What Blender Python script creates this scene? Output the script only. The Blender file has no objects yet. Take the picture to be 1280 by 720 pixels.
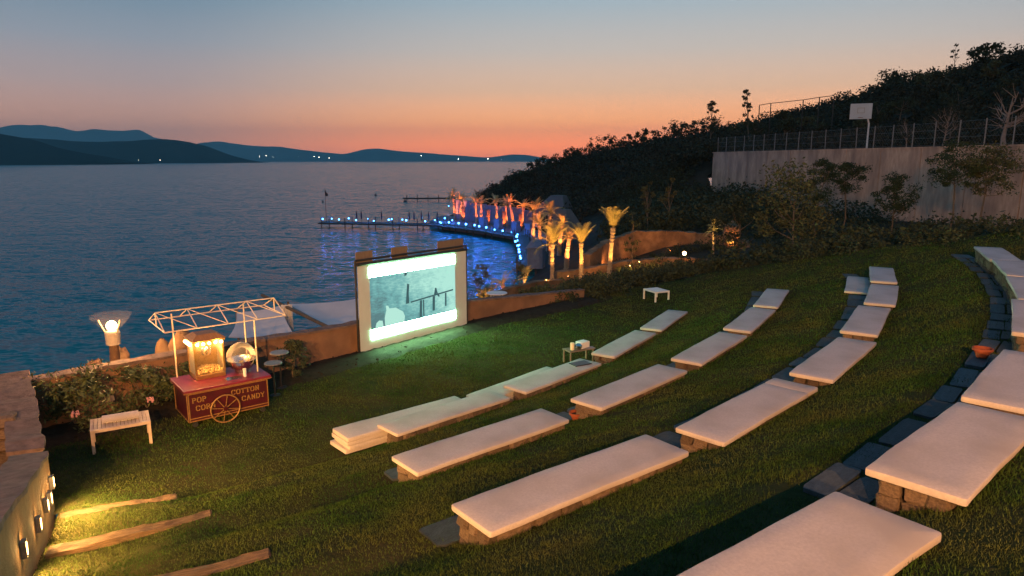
import bpy, bmesh, math, random
import numpy as np
from mathutils import Vector, Matrix, Euler

R = math.radians
S = bpy.context.scene
COL = S.collection
rng = np.random.default_rng(7)
random.seed(7)

# ------------------------------------------------------------------ camera, sky, exposure
cam = bpy.data.cameras.new('camera')
cam.lens = 24.0
cam.clip_start = 0.1
cam.clip_end = 60000
camo = bpy.data.objects.new('camera', cam)
COL.objects.link(camo)
camo.location = (0, 0, 5.84)
camo.rotation_euler = (R(90 - 10.62), 0, 0)
S.camera = camo
S.view_settings.view_transform = 'Standard'
S.view_settings.look = 'None'
S.view_settings.exposure = 0.25
S.view_settings.gamma = 1
S.cycles.use_denoising = True
S.cycles.max_bounces = 6
S.cycles.diffuse_bounces = 2
S.cycles.glossy_bounces = 3
S.cycles.transmission_bounces = 6
S.cycles.transparent_max_bounces = 10
S.cycles.volume_bounces = 0
S.cycles.sample_clamp_indirect = 4
S.cycles.sample_clamp_direct = 40
S.cycles.caustics_reflective = False
S.cycles.caustics_refractive = False


def lin(r, g, b):
    f = lambda c: (c / 255 / 12.92) if c / 255 <= .04045 else ((c / 255 + .055) / 1.055) ** 2.4
    return (f(r), f(g), f(b), 1)


SUN_AZ = 14.0      # degrees to the right of straight ahead: where the sun has gone down
world = bpy.data.worlds.new('World')
S.world = world
world.use_nodes = True
nt = world.node_tree
bg = nt.nodes['Background']
tc = nt.nodes.new('ShaderNodeTexCoord')
sep = nt.nodes.new('ShaderNodeSeparateXYZ')
nt.links.new(tc.outputs['Generated'], sep.inputs[0])


def sky_ramp(stops):
    r = nt.nodes.new('ShaderNodeValToRGB')
    r.color_ramp.interpolation = 'EASE' if False else 'LINEAR'
    els = r.color_ramp.elements
    while len(els) < len(stops):
        els.new(0.5)
    for e, (deg, c) in zip(els, stops):
        e.position = min(1, max(0, (math.sin(R(deg)) + .1) / 1.1))
        e.color = lin(*c)
    return r


mapz = nt.nodes.new('ShaderNodeMath')
mapz.operation = 'MULTIPLY_ADD'
mapz.inputs[1].default_value = 1 / 1.1
mapz.inputs[2].default_value = .1 / 1.1
nt.links.new(sep.outputs['Z'], mapz.inputs[0])
warm = sky_ramp([(-5, (190, 110, 110)), (-.3, (290, 150, 98)), (1.2, (345, 186, 98)), (3.2, (296, 198, 124)), (5.5, (234, 188, 152)),
                 (8.5, (194, 182, 172)), (12.5, (152, 170, 180)), (20, (96, 142, 160)), (40, (68, 118, 152)), (90, (54, 104, 146))])
cool = sky_ramp([(-5, (110, 96, 116)), (-.3, (166, 138, 132)), (1.2, (222, 156, 128)), (3.2, (212, 160, 138)), (5.5, (176, 154, 150)),
                 (8.5, (140, 146, 156)), (12.5, (98, 128, 148)), (20, (68, 116, 140)), (40, (58, 108, 142)), (90, (50, 98, 140))])
dot = nt.nodes.new('ShaderNodeVectorMath')
dot.operation = 'DOT_PRODUCT'
dot.inputs[1].default_value = (math.sin(R(SUN_AZ)), math.cos(R(SUN_AZ)), 0)
nt.links.new(tc.outputs['Generated'], dot.inputs[0])
azr = nt.nodes.new('ShaderNodeMapRange')
azr.interpolation_type = 'SMOOTHSTEP'
azr.inputs[1].default_value = .74
azr.inputs[2].default_value = 1.0
nt.links.new(dot.outputs['Value'], azr.inputs[0])
mx = nt.nodes.new('ShaderNodeMix')
mx.data_type = 'RGBA'
nt.links.new(azr.outputs[0], mx.inputs[0])
nt.links.new(mapz.outputs[0], warm.inputs[0])
nt.links.new(mapz.outputs[0], cool.inputs[0])
nt.links.new(cool.outputs[0], mx.inputs[6])
nt.links.new(warm.outputs[0], mx.inputs[7])
nt.links.new(mx.outputs[2], bg.inputs[0])
bg.inputs[1].default_value = 1.12

sun = bpy.data.lights.new('sun', 'SUN')
sun.energy = 0.08
sun.angle = R(25)
sun.color = (1, .6, .42)
suno = bpy.data.objects.new('sun', sun)
COL.objects.link(suno)
suno.rotation_euler = Vector((-math.sin(R(SUN_AZ)), -math.cos(R(SUN_AZ)), -.06)).to_track_quat('-Z', 'Y').to_euler()

# ------------------------------------------------------------------ helpers


def nodes(m):
    m.use_nodes = True
    return m.node_tree, m.node_tree.nodes['Principled BSDF']


def mat(name, c1, c2=None, scale=6, rough=.7, bump=0, bscale=None, metal=0, spec=.3, detail=6, island=0, c3=None, s3=.6, stretch=None):
    """principled with two-colour noise, optional large-scale third colour, bump and per-island variation"""
    m = bpy.data.materials.new(name)
    t, p = nodes(m)
    p.inputs['Roughness'].default_value = rough
    p.inputs['Metallic'].default_value = metal
    p.inputs['Specular IOR Level'].default_value = spec
    co = t.nodes.new('ShaderNodeTexCoord')
    vec = co.outputs['Object']
    if stretch:
        mp = t.nodes.new('ShaderNodeMapping')
        mp.inputs['Scale'].default_value = stretch
        t.links.new(vec, mp.inputs[0])
        vec = mp.outputs[0]
    if c2 is None:
        c2 = tuple(c * .75 for c in c1)
    n = t.nodes.new('ShaderNodeTexNoise')
    n.inputs['Scale'].default_value = scale
    n.inputs['Detail'].default_value = detail
    n.inputs['Roughness'].default_value = .62
    t.links.new(vec, n.inputs['Vector'])
    rp = t.nodes.new('ShaderNodeValToRGB')
    rp.color_ramp.elements[0].position = .34
    rp.color_ramp.elements[1].position = .66
    rp.color_ramp.elements[0].color = (*c1, 1)
    rp.color_ramp.elements[1].color = (*c2, 1)
    t.links.new(n.outputs['Fac'], rp.inputs[0])
    out = rp.outputs[0]
    if c3 is not None:
        n3 = t.nodes.new('ShaderNodeTexNoise')
        n3.inputs['Scale'].default_value = s3
        n3.inputs['Detail'].default_value = 4
        t.links.new(vec, n3.inputs['Vector'])
        r3 = t.nodes.new('ShaderNodeMapRange')
        r3.inputs[1].default_value = .42
        r3.inputs[2].default_value = .68
        t.links.new(n3.outputs['Fac'], r3.inputs[0])
        x = t.nodes.new('ShaderNodeMix')
        x.data_type = 'RGBA'
        t.links.new(r3.outputs[0], x.inputs[0])
        t.links.new(out, x.inputs[6])
        x.inputs[7].default_value = (*c3, 1)
        out = x.outputs[2]
    if island:
        g = t.nodes.new('ShaderNodeNewGeometry')
        h = t.nodes.new('ShaderNodeHueSaturation')
        r4 = t.nodes.new('ShaderNodeMapRange')
        r4.inputs[3].default_value = 1 - island
        r4.inputs[4].default_value = 1 + island
        t.links.new(g.outputs['Random Per Island'], r4.inputs[0])
        t.links.new(r4.outputs[0], h.inputs['Value'])
        t.links.new(out, h.inputs['Color'])
        out = h.outputs[0]
    t.links.new(out, p.inputs['Base Color'])
    if bump:
        nb = t.nodes.new('ShaderNodeTexNoise')
        nb.inputs['Scale'].default_value = bscale or scale * 4
        nb.inputs['Detail'].default_value = 8
        t.links.new(vec, nb.inputs['Vector'])
        b = t.nodes.new('ShaderNodeBump')
        b.inputs['Strength'].default_value = bump
        b.inputs['Distance'].default_value = .02
        t.links.new(nb.outputs['Fac'], b.inputs['Height'])
        t.links.new(b.outputs[0], p.inputs['Normal'])
    return m


def obj_random(m, amount=.25):
    """value variation per object, for stones and slabs"""
    t, p = nodes(m)
    l = p.inputs['Base Color'].links[0]
    src = l.from_socket
    oi = t.nodes.new('ShaderNodeObjectInfo')
    h = t.nodes.new('ShaderNodeHueSaturation')
    r = t.nodes.new('ShaderNodeMapRange')
    r.inputs[3].default_value = 1 - amount
    r.inputs[4].default_value = 1 + amount
    t.links.new(oi.outputs['Random'], r.inputs[0])
    t.links.new(r.outputs[0], h.inputs['Value'])
    t.links.new(src, h.inputs['Color'])
    t.links.new(h.outputs[0], p.inputs['Base Color'])
    return m


def emis(name, color, strength, base=(.8, .8, .8)):
    m = bpy.data.materials.new(name)
    t, p = nodes(m)
    p.inputs['Base Color'].default_value = (*base, 1)
    p.inputs['Emission Color'].default_value = (*color, 1)
    p.inputs['Emission Strength'].default_value = strength
    return m


def glassy(name, tint=(1, 1, 1), amount=.12, rough=.05):
    """thin clear sheet: mostly transparent with a reflection and a little haze"""
    m = bpy.data.materials.new(name)
    t, p = nodes(m)
    p.inputs['Base Color'].default_value = (*tint, 1)
    p.inputs['Roughness'].default_value = rough
    tr = t.nodes.new('ShaderNodeBsdfTransparent')
    mxs = t.nodes.new('ShaderNodeMixShader')
    fr = t.nodes.new('ShaderNodeFresnel')
    ad = t.nodes.new('ShaderNodeMath')
    ad.operation = 'ADD'
    ad.inputs[1].default_value = amount
    t.links.new(fr.outputs[0], ad.inputs[0])
    t.links.new(ad.outputs[0], mxs.inputs[0])
    t.links.new(tr.outputs[0], mxs.inputs[1])
    t.links.new(p.outputs[0], mxs.inputs[2])
    t.links.new(mxs.outputs[0], t.nodes['Material Output'].inputs[0])
    return m


def np_mesh(name, V, F, m=None, parent=None, smooth=False, loc=None):
    """V (n,3); F (k,3|4) -> object"""
    V = np.asarray(V, dtype=np.float32)
    F = np.asarray(F, dtype=np.int32)
    me = bpy.data.meshes.new(name)
    me.vertices.add(len(V))
    me.vertices.foreach_set('co', V.ravel())
    k = F.shape[1]
    me.loops.add(F.size)
    me.loops.foreach_set('vertex_index', F.ravel())
    me.polygons.add(len(F))
    me.polygons.foreach_set('loop_start', np.arange(0, F.size, k, dtype=np.int32))
    me.polygons.foreach_set('loop_total', np.full(len(F), k, dtype=np.int32))
    if smooth:
        me.polygons.foreach_set('use_smooth', np.ones(len(F), dtype=bool))
    me.update(calc_edges=True)
    me.validate()
    return link(name, me, m, parent, loc)


def link(name, me, m=None, parent=None, loc=None, rot=None, scale=None):
    o = bpy.data.objects.new(name, me)
    COL.objects.link(o)
    if m is not None and me is not None and len(me.materials) == 0:
        me.materials.append(m)
    if parent is not None:
        o.parent = parent
    if loc is not None:
        o.location = loc
    if rot is not None:
        o.rotation_euler = rot
    if scale is not None:
        o.scale = scale
    return o


class MB:
    """collects shapes into one mesh"""

    def __init__(self):
        self.v = []
        self.f = []

    def add(self, V, F):
        n = len(self.v)
        self.v += [tuple(p) for p in V]
        self.f += [tuple(i + n for i in f) for f in F]
        return self

    def box(self, c, s, rz=0, M=None):
        hx, hy, hz = s[0] / 2, s[1] / 2, s[2] / 2
        P = [Vector((x, y, z)) for z in (-hz, hz) for y in (-hy, hy) for x in (-hx, hx)]
        if M is None:
            M = Matrix.Rotation(rz, 4, 'Z')
        P = [M @ p + Vector(c) for p in P]
        return self.add(P, [(0, 2, 3, 1), (4, 5, 7, 6), (0, 1, 5, 4), (2, 6, 7, 3), (0, 4, 6, 2), (1, 3, 7, 5)])

    def bevbox(self, c, s, b=.01, rz=0, seg=2):
        bm = bmesh.new()
        bmesh.ops.create_cube(bm, size=1)
        for v in bm.verts:
            v.co = Vector((v.co.x * s[0], v.co.y * s[1], v.co.z * s[2]))
        bmesh.ops.bevel(bm, geom=bm.edges[:], offset=b, segments=seg, affect='EDGES', profile=.5)
        bm.verts.ensure_lookup_table()
        M = Matrix.Rotation(rz, 4, 'Z')
        V = [M @ v.co + Vector(c) for v in bm.verts]
        F = [[v.index for v in f.verts] for f in bm.faces]
        bm.verts.index_update()
        F = [[v.index for v in f.verts] for f in bm.faces]
        bm.free()
        return self.add(V, F)

    def tube(self, pts, r, n=8, cap=True):
        pts = [Vector(p) for p in pts]
        if not hasattr(r, '__len__'):
            r = [r] * len(pts)
        V, F = [], []
        up = Vector((0, 0, 1))
        prev = None
        for i, p in enumerate(pts):
            a = pts[max(i - 1, 0)]
            b = pts[min(i + 1, len(pts) - 1)]
            d = (b - a).normalized()
            if prev is None:
                x = d.cross(up if abs(d.z) < .95 else Vector((1, 0, 0))).normalized()
            else:
                x = (prev - d * prev.dot(d)).normalized()
            prev = x
            y = d.cross(x)
            for k in range(n):
                t = 2 * math.pi * k / n
                V.append(p + (x * math.cos(t) + y * math.sin(t)) * r[i])
        for i in range(len(pts) - 1):
            for k in range(n):
                F.append((i * n + k, i * n + (k + 1) % n, (i + 1) * n + (k + 1) % n, (i + 1) * n + k))
        if cap:
            F.append(tuple(range(n - 1, -1, -1)))
            F.append(tuple((len(pts) - 1) * n + k for k in range(n)))
        return self.add(V, F)

    def lathe(self, prof, n=24, c=(0, 0, 0), cap=False):
        V, F = [], []
        for (r, z) in prof:
            for k in range(n):
                t = 2 * math.pi * k / n
                V.append((c[0] + r * math.cos(t), c[1] + r * math.sin(t), c[2] + z))
        for i in range(len(prof) - 1):
            for k in range(n):
                F.append((i * n + k, i * n + (k + 1) % n, (i + 1) * n + (k + 1) % n, (i + 1) * n + k))
        if cap:
            F.append(tuple(range(n - 1, -1, -1)))
            F.append(tuple((len(prof) - 1) * n + k for k in range(n)))
        return self.add(V, F)

    def sphere(self, c, r, n=12, h=8, sz=1):
        prof = [(max(1e-4, r * math.sin(math.pi * i / h)), -r * sz * math.cos(math.pi * i / h)) for i in range(h + 1)]
        return self.lathe(prof, n, c)

    def prism(self, poly, z0, z1):
        n = len(poly)
        V = [(x, y, z0) for x, y in poly] + [(x, y, z1) for x, y in poly]
        F = [tuple(range(n - 1, -1, -1)), tuple(range(n, 2 * n))]
        for i in range(n):
            j = (i + 1) % n
            F.append((i, j, n + j, n + i))
        return self.add(V, F)

    def mesh(self, name, m=None, smooth=False):
        me = bpy.data.meshes.new(name)
        me.from_pydata([tuple(v) for v in self.v], [], self.f)
        if m is not None:
            me.materials.append(m)
        bm = bmesh.new()
        bm.from_mesh(me)
        bmesh.ops.recalc_face_normals(bm, faces=bm.faces)
        bm.to_mesh(me)
        bm.free()
        if smooth:
            for p in me.polygons:
                p.use_smooth = True
            try:
                me.set_sharp_from_angle(angle=R(40))
            except Exception:
                pass
        return me

    def build(self, name, m, parent=None, loc=None, smooth=False, rot=None):
        return link(name, self.mesh(name, m, smooth), m, parent, loc, rot)


def tag(o, label=None, cat=None, group=None, kind=None):
    if label:
        o['label'] = label
    if cat:
        o['category'] = cat
    if group:
        o['group'] = group
    if kind:
        o['kind'] = kind
    return o


def thing(name, label, cat, loc=(0, 0, 0), rz=0, group=None):
    o = bpy.data.objects.new(name, None)
    o.empty_display_size = .2
    COL.objects.link(o)
    o.location = loc
    o.rotation_euler = (0, 0, rz)
    return tag(o, label, cat, group)


def copy_tree(o, parent=None):
    c = o.copy()
    COL.objects.link(c)
    c.parent = parent
    for ch in list(o.children):
        copy_tree(ch, c)
    return c


def point_light(parent, loc, power, color, radius=.05):
    l = bpy.data.lights.new('lamp_light', 'POINT')
    l.energy = power
    l.color = color
    l.shadow_soft_size = radius
    o = bpy.data.objects.new('lamp_light', l)
    COL.objects.link(o)
    o.parent = parent
    o.location = loc
    return o


def spot_light(parent, loc, aim, power, color, size=70, blend=.6, radius=.05):
    l = bpy.data.lights.new('lamp_light', 'SPOT')
    l.energy = power
    l.color = color
    l.spot_size = R(size)
    l.spot_blend = blend
    l.shadow_soft_size = radius
    o = bpy.data.objects.new('lamp_light', l)
    COL.objects.link(o)
    o.parent = parent
    o.location = loc
    o.rotation_euler = (Vector(aim) - Vector(loc)).to_track_quat('-Z', 'Y').to_euler()
    return o


def smooth(a, b, x):
    t = np.clip((x - a) / (b - a), 0, 1)
    return t * t * (3 - 2 * t)


# cheap smooth value noise from sines
_ph = rng.uniform(0, 6.28, (8, 2))
_fr = rng.uniform(-1, 1, (8, 2))


def wob(x, y, s=1.0):
    o = 0
    for (p, f) in zip(_ph, _fr):
        o = o + np.sin((x * f[0] + y * f[1]) * s * 2.2 + p[0])
    return o / 8


def rbf(points):
    P = np.array(points, float)
    X = P[:, :2]
    n = len(P)
    d = np.linalg.norm(X[:, None] - X[None], axis=2)
    K = d                        # linear kernel
    A = np.zeros((n + 3, n + 3))
    A[:n, :n] = K
    A[:n, n] = 1
    A[:n, n + 1:] = X
    A[n, :n] = 1
    A[n + 1:, :n] = X.T
    s = np.linalg.solve(A, np.r_[P[:, 2], 0, 0, 0])

    def f(x, y):
        x = np.asarray(x, float)
        y = np.asarray(y, float)
        o = s[n] + s[n + 1] * x + s[n + 2] * y
        for i in range(n):
            o = o + s[i] * np.hypot(x - X[i, 0], y - X[i, 1])
        return o
    return f


# ------------------------------------------------------------------ materials
M_grass = mat('grass_blades', (.027, .060, .012), (.047, .082, .018), 1.1, .75, island=.45, c3=(.070, .078, .024), s3=.55, spec=0)
M_turf = mat('turf_soil', (.028, .034, .013), (.05, .052, .022), 3.0, .95, bump=.8, bscale=24, c3=(.055, .046, .022), s3=.7, spec=0)
M_soil = mat('bed_soil', (.020, .014, .010), (.038, .028, .020), 5, .95, bump=1, bscale=18, spec=.1)
M_rockground = mat('scrub_ground', (.03, .028, .022), (.055, .048, .036), .4, .95, bump=1, bscale=2, spec=.1)
M_mat = mat('cushion_canvas', (.47, .41, .40), (.56, .49, .47), 38, .9, bump=.35, bscale=320, c3=(.42, .36, .335), s3=1.1, spec=.12)
M_stone = obj_random(mat('rubble_stone', (.09, .06, .045), (.18, .125, .09), 7, .9, bump=.9, bscale=26), .35)
M_mortar = mat('mortar', (.09, .075, .06), (.14, .115, .09), 9, .95, bump=1, bscale=40)
M_slab = obj_random(mat('slate_paving', (.034, .040, .046), (.062, .072, .082), 4, .72, bump=.7, bscale=22, spec=.35), .3)
M_plaster = mat('terracotta_plaster', (.22, .115, .068), (.29, .16, .095), 2.2, .9, bump=.5, bscale=34, c3=(.16, .09, .06), s3=.9)
M_wallcap = mat('rough_cap', (.22, .145, .12), (.115, .078, .066), 5, .95, bump=1, bscale=22)
M_aisle = mat('sand_plaster', (.20, .115, .055), (.28, .17, .085), 3.5, .9, bump=.9, bscale=30, c3=(.19, .11, .06), s3=1.1)
M_retain = mat('grey_pink_render', (.40, .275, .205), (.56, .41, .31), 4.2, .92, bump=1, bscale=6, c3=(.27, .195, .16), s3=.9, stretch=(1, 1, .28))
M_timber = mat('weathered_timber', (.075, .046, .03), (.19, .115, .068), 5, .8, bump=.9, bscale=30, stretch=(.7, 9, 9))
M_board = mat('raw_board', (.15, .11, .085), (.20, .15, .115), 4, .8, bump=.3, stretch=(9, 9, .8))
M_white = mat('white_paint', (.74, .72, .70), (.66, .64, .62), 8, .5)
M_warmwood = mat('warm_lit_lacquer', (.58, .45, .35), (.48, .36, .27), 8, .5)  # white table paint turned tan: warm lantern light put into the colour
M_black = mat('black_pipe', (.02, .02, .022), (.035, .035, .035), 8, .5)
M_sheet = mat('screen_fabric', (.52, .57, .60), (.46, .51, .54), 1.6, .85)
M_red = mat('burgundy_paint', (.055, .0025, .010), (.034, .002, .007), 4, .42, spec=.5)
M_redtop = mat('burgundy_counter', (.17, .012, .036), (.12, .009, .026), 5, .4, spec=.5)
M_gold = mat('gold_paint', (.28, .155, .055), (.2, .11, .04), 20, .5, metal=.2)
M_brass = mat('brass', (.75, .48, .18), (.6, .36, .12), 12, .3, metal=.9)
M_cream = mat('cream_pipe', (.78, .66, .48), (.66, .54, .38), 10, .5)
M_steel = mat('polished_steel', (.75, .72, .7), (.6, .58, .56), 8, .22, metal=1)
M_glass = glassy('clear_glass', (1, .8, .5), .0)
M_funnel = bpy.data.materials.new('funnel_glass')
_t, _p = nodes(M_funnel)
_p.inputs['Base Color'].default_value = (.7, .62, .6, 1)
_p.inputs['Roughness'].default_value = .5
_a = _t.nodes.new('ShaderNodeBsdfTransparent')
_m = _t.nodes.new('ShaderNodeMixShader')
_m.inputs[0].default_value = .003
_t.links.new(_a.outputs[0], _m.inputs[1])
_t.links.new(_p.outputs[0], _m.inputs[2])
_t.links.new(_m.outputs[0], _t.nodes['Material Output'].inputs[0])
M_dome = glassy('dome_plastic', (1, .93, .88), .02)
M_frost = glassy('frosted_shade', (.8, .74, .72), .035, .6)
M_popcorn = mat('popcorn_puffs', (.80, .56, .20), (.85, .66, .32), 30, .9, island=.1)
M_bulb = emis('warm_bulb', (1, .55, .17), 14)
M_bulbhot = emis('hot_bulb', (1, .58, .22), 16)
M_sconce = emis('sconce_tube', (1, .55, .16), 11)
M_blue = emis('blue_bulb', (.05, .30, 1), 14)
M_fire = emis('orange_glow', (1, .30, .06), 20)
M_terracotta = mat('terracotta_pot', (.27, .065, .03), (.2, .05, .025), 9, .8, bump=.3)
M_jetty = mat('jetty_planks', (.05, .05, .05), (.09, .085, .08), 4, .8)
M_sail = mat('sail_canvas', (.62, .58, .58), (.54, .51, .51), 1.2, .85)
M_garden = mat('garden_earth_wall', (.17, .10, .055), (.28, .175, .10), 2.4, .95, bump=1, bscale=7, c3=(.09, .055, .035), s3=.8)
M_trunk = mat('bark', (.10, .075, .055), (.17, .13, .095), 8, .95, bump=1, bscale=20, stretch=(3, 3, .6))
M_paletrunk = mat('pale_bark', (.24, .18, .15), (.32, .25, .21), 6, .9, bump=.6)
M_palmtrunk = mat('palm_trunk', (.28, .20, .12), (.40, .30, .19), 9, .95, bump=1, bscale=16)
M_palmleaf = mat('palm_leaf', (.30, .26, .09), (.42, .36, .14), 3, .7, island=.2)
obj_random(M_retain, .10)
M_leafdark = mat('dark_leaves', (.030, .040, .022), (.052, .062, .032), .8, .8, island=.4, spec=.15)
M_leafpine = mat('pine_needles', (.024, .040, .020), (.045, .065, .028), 1.0, .8, island=.35, spec=.15)
M_leafolive = mat('olive_leaves', (.060, .068, .030), (.095, .095, .042), 1.0, .8, island=.4, spec=.15)
M_leafole = mat('oleander_leaves', (.050, .075, .024), (.095, .105, .038), 3.0, .6, island=.45)
M_scrub = mat('scrub_leaves', (.026, .030, .020), (.048, .050, .032), .25, .9, island=.5, c3=(.055, .046, .03), s3=.06, spec=.1)
M_flower = mat('pink_petals', (.60, .26, .26), (.7, .36, .34), 9, .7)
M_gravelwall = mat('rough_masonry', (.24, .16, .11), (.34, .24, .17), 4, .95, bump=1, bscale=14, c3=(.20, .14, .11), s3=1.6)
M_metalgrey = mat('galvanised', (.20, .19, .19), (.27, .26, .26), 10, .5, metal=.4)
M_bluewhite = mat('pale_render', (.20, .22, .30), (.15, .17, .24), 2, .85)
M_tent = mat('tent_canvas', (.15, .135, .135), (.11, .10, .10), .6, .85)
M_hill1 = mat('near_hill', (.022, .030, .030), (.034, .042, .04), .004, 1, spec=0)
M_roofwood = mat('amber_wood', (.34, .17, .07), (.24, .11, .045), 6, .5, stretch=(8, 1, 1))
M_hill2 = mat('hazed_hill', (.17, .20, .20), (.22, .25, .25), .004, 1, spec=0)  # paler and bluer than the near hills: distance haze put into the colour
M_dark = mat('dark_plastic', (.02, .022, .025), (.03, .03, .035), 6, .35)

# ------------------------------------------------------------------ lawn shape (stepped bowl around one centre)
CX, CY = -23.0, 37.0
ROWS = {'a': (31.5, .46), 'b': (34.87, 1.42), 'c': (38.0, 2.22), 'd': (41.1, 3.20)}
step_r = [0, 31.17, 31.83, 33.90, 34.54, 35.20, 37.03, 37.67, 38.33, 40.08, 40.77, 41.43, 44, 47, 60]
step_z = [0, 0, .30, .96, .96, 1.26, 1.76, 1.76, 2.06, 2.74, 2.74, 3.04, 3.72, 4.1, 5.0]
flat_r = [0, 29.8, 31.8, 34, 36, 40, 44, 47, 60]
flat_z = [0, 0, .34, .86, 1.42, 2.55, 3.72, 4.1, 5.0]


def lawn_z(x, y):
    x = np.asarray(x, float)
    y = np.asarray(y, float)
    r = np.hypot(x - CX, y - CY)
    th = np.degrees(np.arctan2(y - CY, x - CX))
    w = smooth(-58.5, -55.5, th) * (1 - smooth(-20, -15, th))
    z = w * np.interp(r, step_r, step_z) + (1 - w) * np.interp(r, flat_r, flat_z)
    amp = smooth(29.5, 33, r)
    return z + .045 * wob(x, y, .9) * amp * (1 - .5 * w) + .014 * wob(x, y, 3.1) + .06 * wob(x + 9, y, 1.7) * amp * (1 - w)


def border_th(r):
    return np.interp(r, [25, 26.6, 28, 29.5, 33, 37.7, 41.3, 44, 60], [-27, -23, -16, -11.5, -10, -13, -17, -19.5, -22])


# radial left wall angle
TH0 = -59.75
rr = np.arange(24.9, 52, .14)
tt = np.radians(np.arange(TH0 - 3.1, -6, .24))
GR, GT = np.meshgrid(rr, tt, indexing='ij')
GX = CX + GR * np.cos(GT)
GY = CY + GR * np.sin(GT)
GZ = lawn_z(GX, GY)
inside = (np.degrees(GT) < border_th(GR) + 1.5) & ((np.degrees(GT) > TH0 - .15) | (GR < 31.0))
idx = np.arange(GX.size).reshape(GX.shape)
q = np.stack([idx[:-1, :-1], idx[1:, :-1], idx[1:, 1:], idx[:-1, 1:]], -1)
ok = inside[:-1, :-1] & inside[1:, 1:]
lawn = np_mesh('lawn', np.stack([GX, GY, GZ], -1).reshape(-1, 3), q[ok], M_turf, smooth=True)
tag(lawn, 'sloping terraced lawn of short grass in front of the screen', kind='structure')

SEAWALL = [(-11.0, 13.75), (-9.0, 15.75), (-6.75, 18.25), (-5.05, 20.2), (-1.9, 24.3), (1.5, 27.6), (3.0, 29.0)]
SWL = []
for (a, b) in zip(SEAWALL[:-1], SEAWALL[1:]):
    SWL.append((np.array(a), np.array(b)))


def wall_dist(x, y):
    d = np.full(np.shape(x), 1e9)
    for a, b in SWL:
        ab = b - a
        t = np.clip(((x - a[0]) * ab[0] + (y - a[1]) * ab[1]) / (ab @ ab), 0, 1)
        d = np.minimum(d, np.hypot(x - a[0] - t * ab[0], y - a[1] - t * ab[1]))
    return d


# ------------------------------------------------------------------ cushions on stone benches
def seat_mats():
    L = {}
    L['a'] = [(-1.42, 14.19, 43.8), (1.10, 16.77, 48.4), (3.40, 19.84, 57.2), (5.26, 22.88, 60.5)]
    L['b'] = [(-.42, 10.46, 40.7), (2.43, 13.13, 47.1), (4.81, 15.95, 53.3), (6.79, 18.90, 58.4), (8.54, 21.97, 62.9)]
    L['c'] = [(.79, 7.43, 37.5), (3.60, 9.73, 44.8), (6.09, 12.37, 50.8), (8.25, 15.45, 56.8), (10.22, 18.48, 59.5), (11.97, 21.77, 63)]
    L['d'] = [(1.62, 3.92, 36), (4.28, 6.12, 41.5), (6.31, 8.15, 46.7), (9.05, 11.45, 54.8), (10.95, 14.10, 58), (12.63, 16.90, 60.5), (13.98, 19.55, 62.8)]
    return L


def mat_mesh(L, W, T, seams=(), seed=0):
    """a soft canvas pad, in one or more lengths laid end to end"""
    r = np.random.default_rng(seed)
    cuts = [-L / 2] + [s * L - L / 2 for s in seams] + [L / 2]
    mb = MB()
    for a, b in zip(cuts[:-1], cuts[1:]):
        bm = bmesh.new()
        bmesh.ops.create_cube(bm, size=1)
        for v in bm.verts:
            v.co = Vector((v.co.x * (b - a - .003), v.co.y * W, v.co.z * T))
        bmesh.ops.bevel(bm, geom=[e for e in bm.edges if abs(e.verts[0].co.z - e.verts[1].co.z) > .01], offset=.03, segments=2, affect='EDGES', profile=.5)
        bmesh.ops.bevel(bm, geom=[e for e in bm.edges if abs(e.verts[0].co.z - e.verts[1].co.z) < .001 and len(e.link_faces) == 2 and e.calc_face_angle(0) > 1], offset=.014, segments=2, affect='EDGES', profile=.5)
        n = max(2, int((b - a) / .22))
        bmesh.ops.bisect_plane
        for k in range(1, n):
            x = -(b - a) / 2 + (b - a) * k / n
            bmesh.ops.bisect_plane(bm, geom=bm.verts[:] + bm.edges[:] + bm.faces[:], plane_co=(x, 0, 0), plane_no=(1, 0, 0))
        for yy in (-.2, -.05, .1, .24):
            bmesh.ops.bisect_plane(bm, geom=bm.verts[:] + bm.edges[:] + bm.faces[:], plane_co=(0, yy, 0), plane_no=(0, 1, 0))
        p1, p2, p3 = r.uniform(0, 6.28, 3)
        for v in bm.verts:
            x, y = v.co.x, v.co.y
            s = 1 if v.co.z > 0 else 0
            v.co.z += s * (.0022 * math.sin(x * 4.1 + p1) * math.cos(y * 7 + p2) + .0012 * math.sin(x * 9 + y * 5 + p3))
            v.co.y += .006 * math.sin(x * 2.3 + p2) + .003 * math.sin(x * 8 + p3) * (1 if y > 0 else -1)
        bm.verts.index_update()
        mb.add([v.co + Vector(((a + b) / 2, 0, 0)) for v in bm.verts], [[v.index for v in f.verts] for f in bm.faces])
        bm.free()
    return mb.mesh('seat_cushion', M_mat, smooth=True)


def stone_mesh(seed):
    r = random.Random(seed)
    bm = bmesh.new()
    bmesh.ops.create_cube(bm, size=1)
    bmesh.ops.bevel(bm, geom=bm.edges[:], offset=.16, segments=1, affect='EDGES')
    for v in bm.verts:
        v.co += Vector((r.uniform(-.09, .09), r.uniform(-.09, .09), r.uniform(-.09, .09)))
    me = bpy.data.meshes.new('stone')
    bm.to_mesh(me)
    bm.free()
    me.materials.append(M_stone)
    return me


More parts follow.
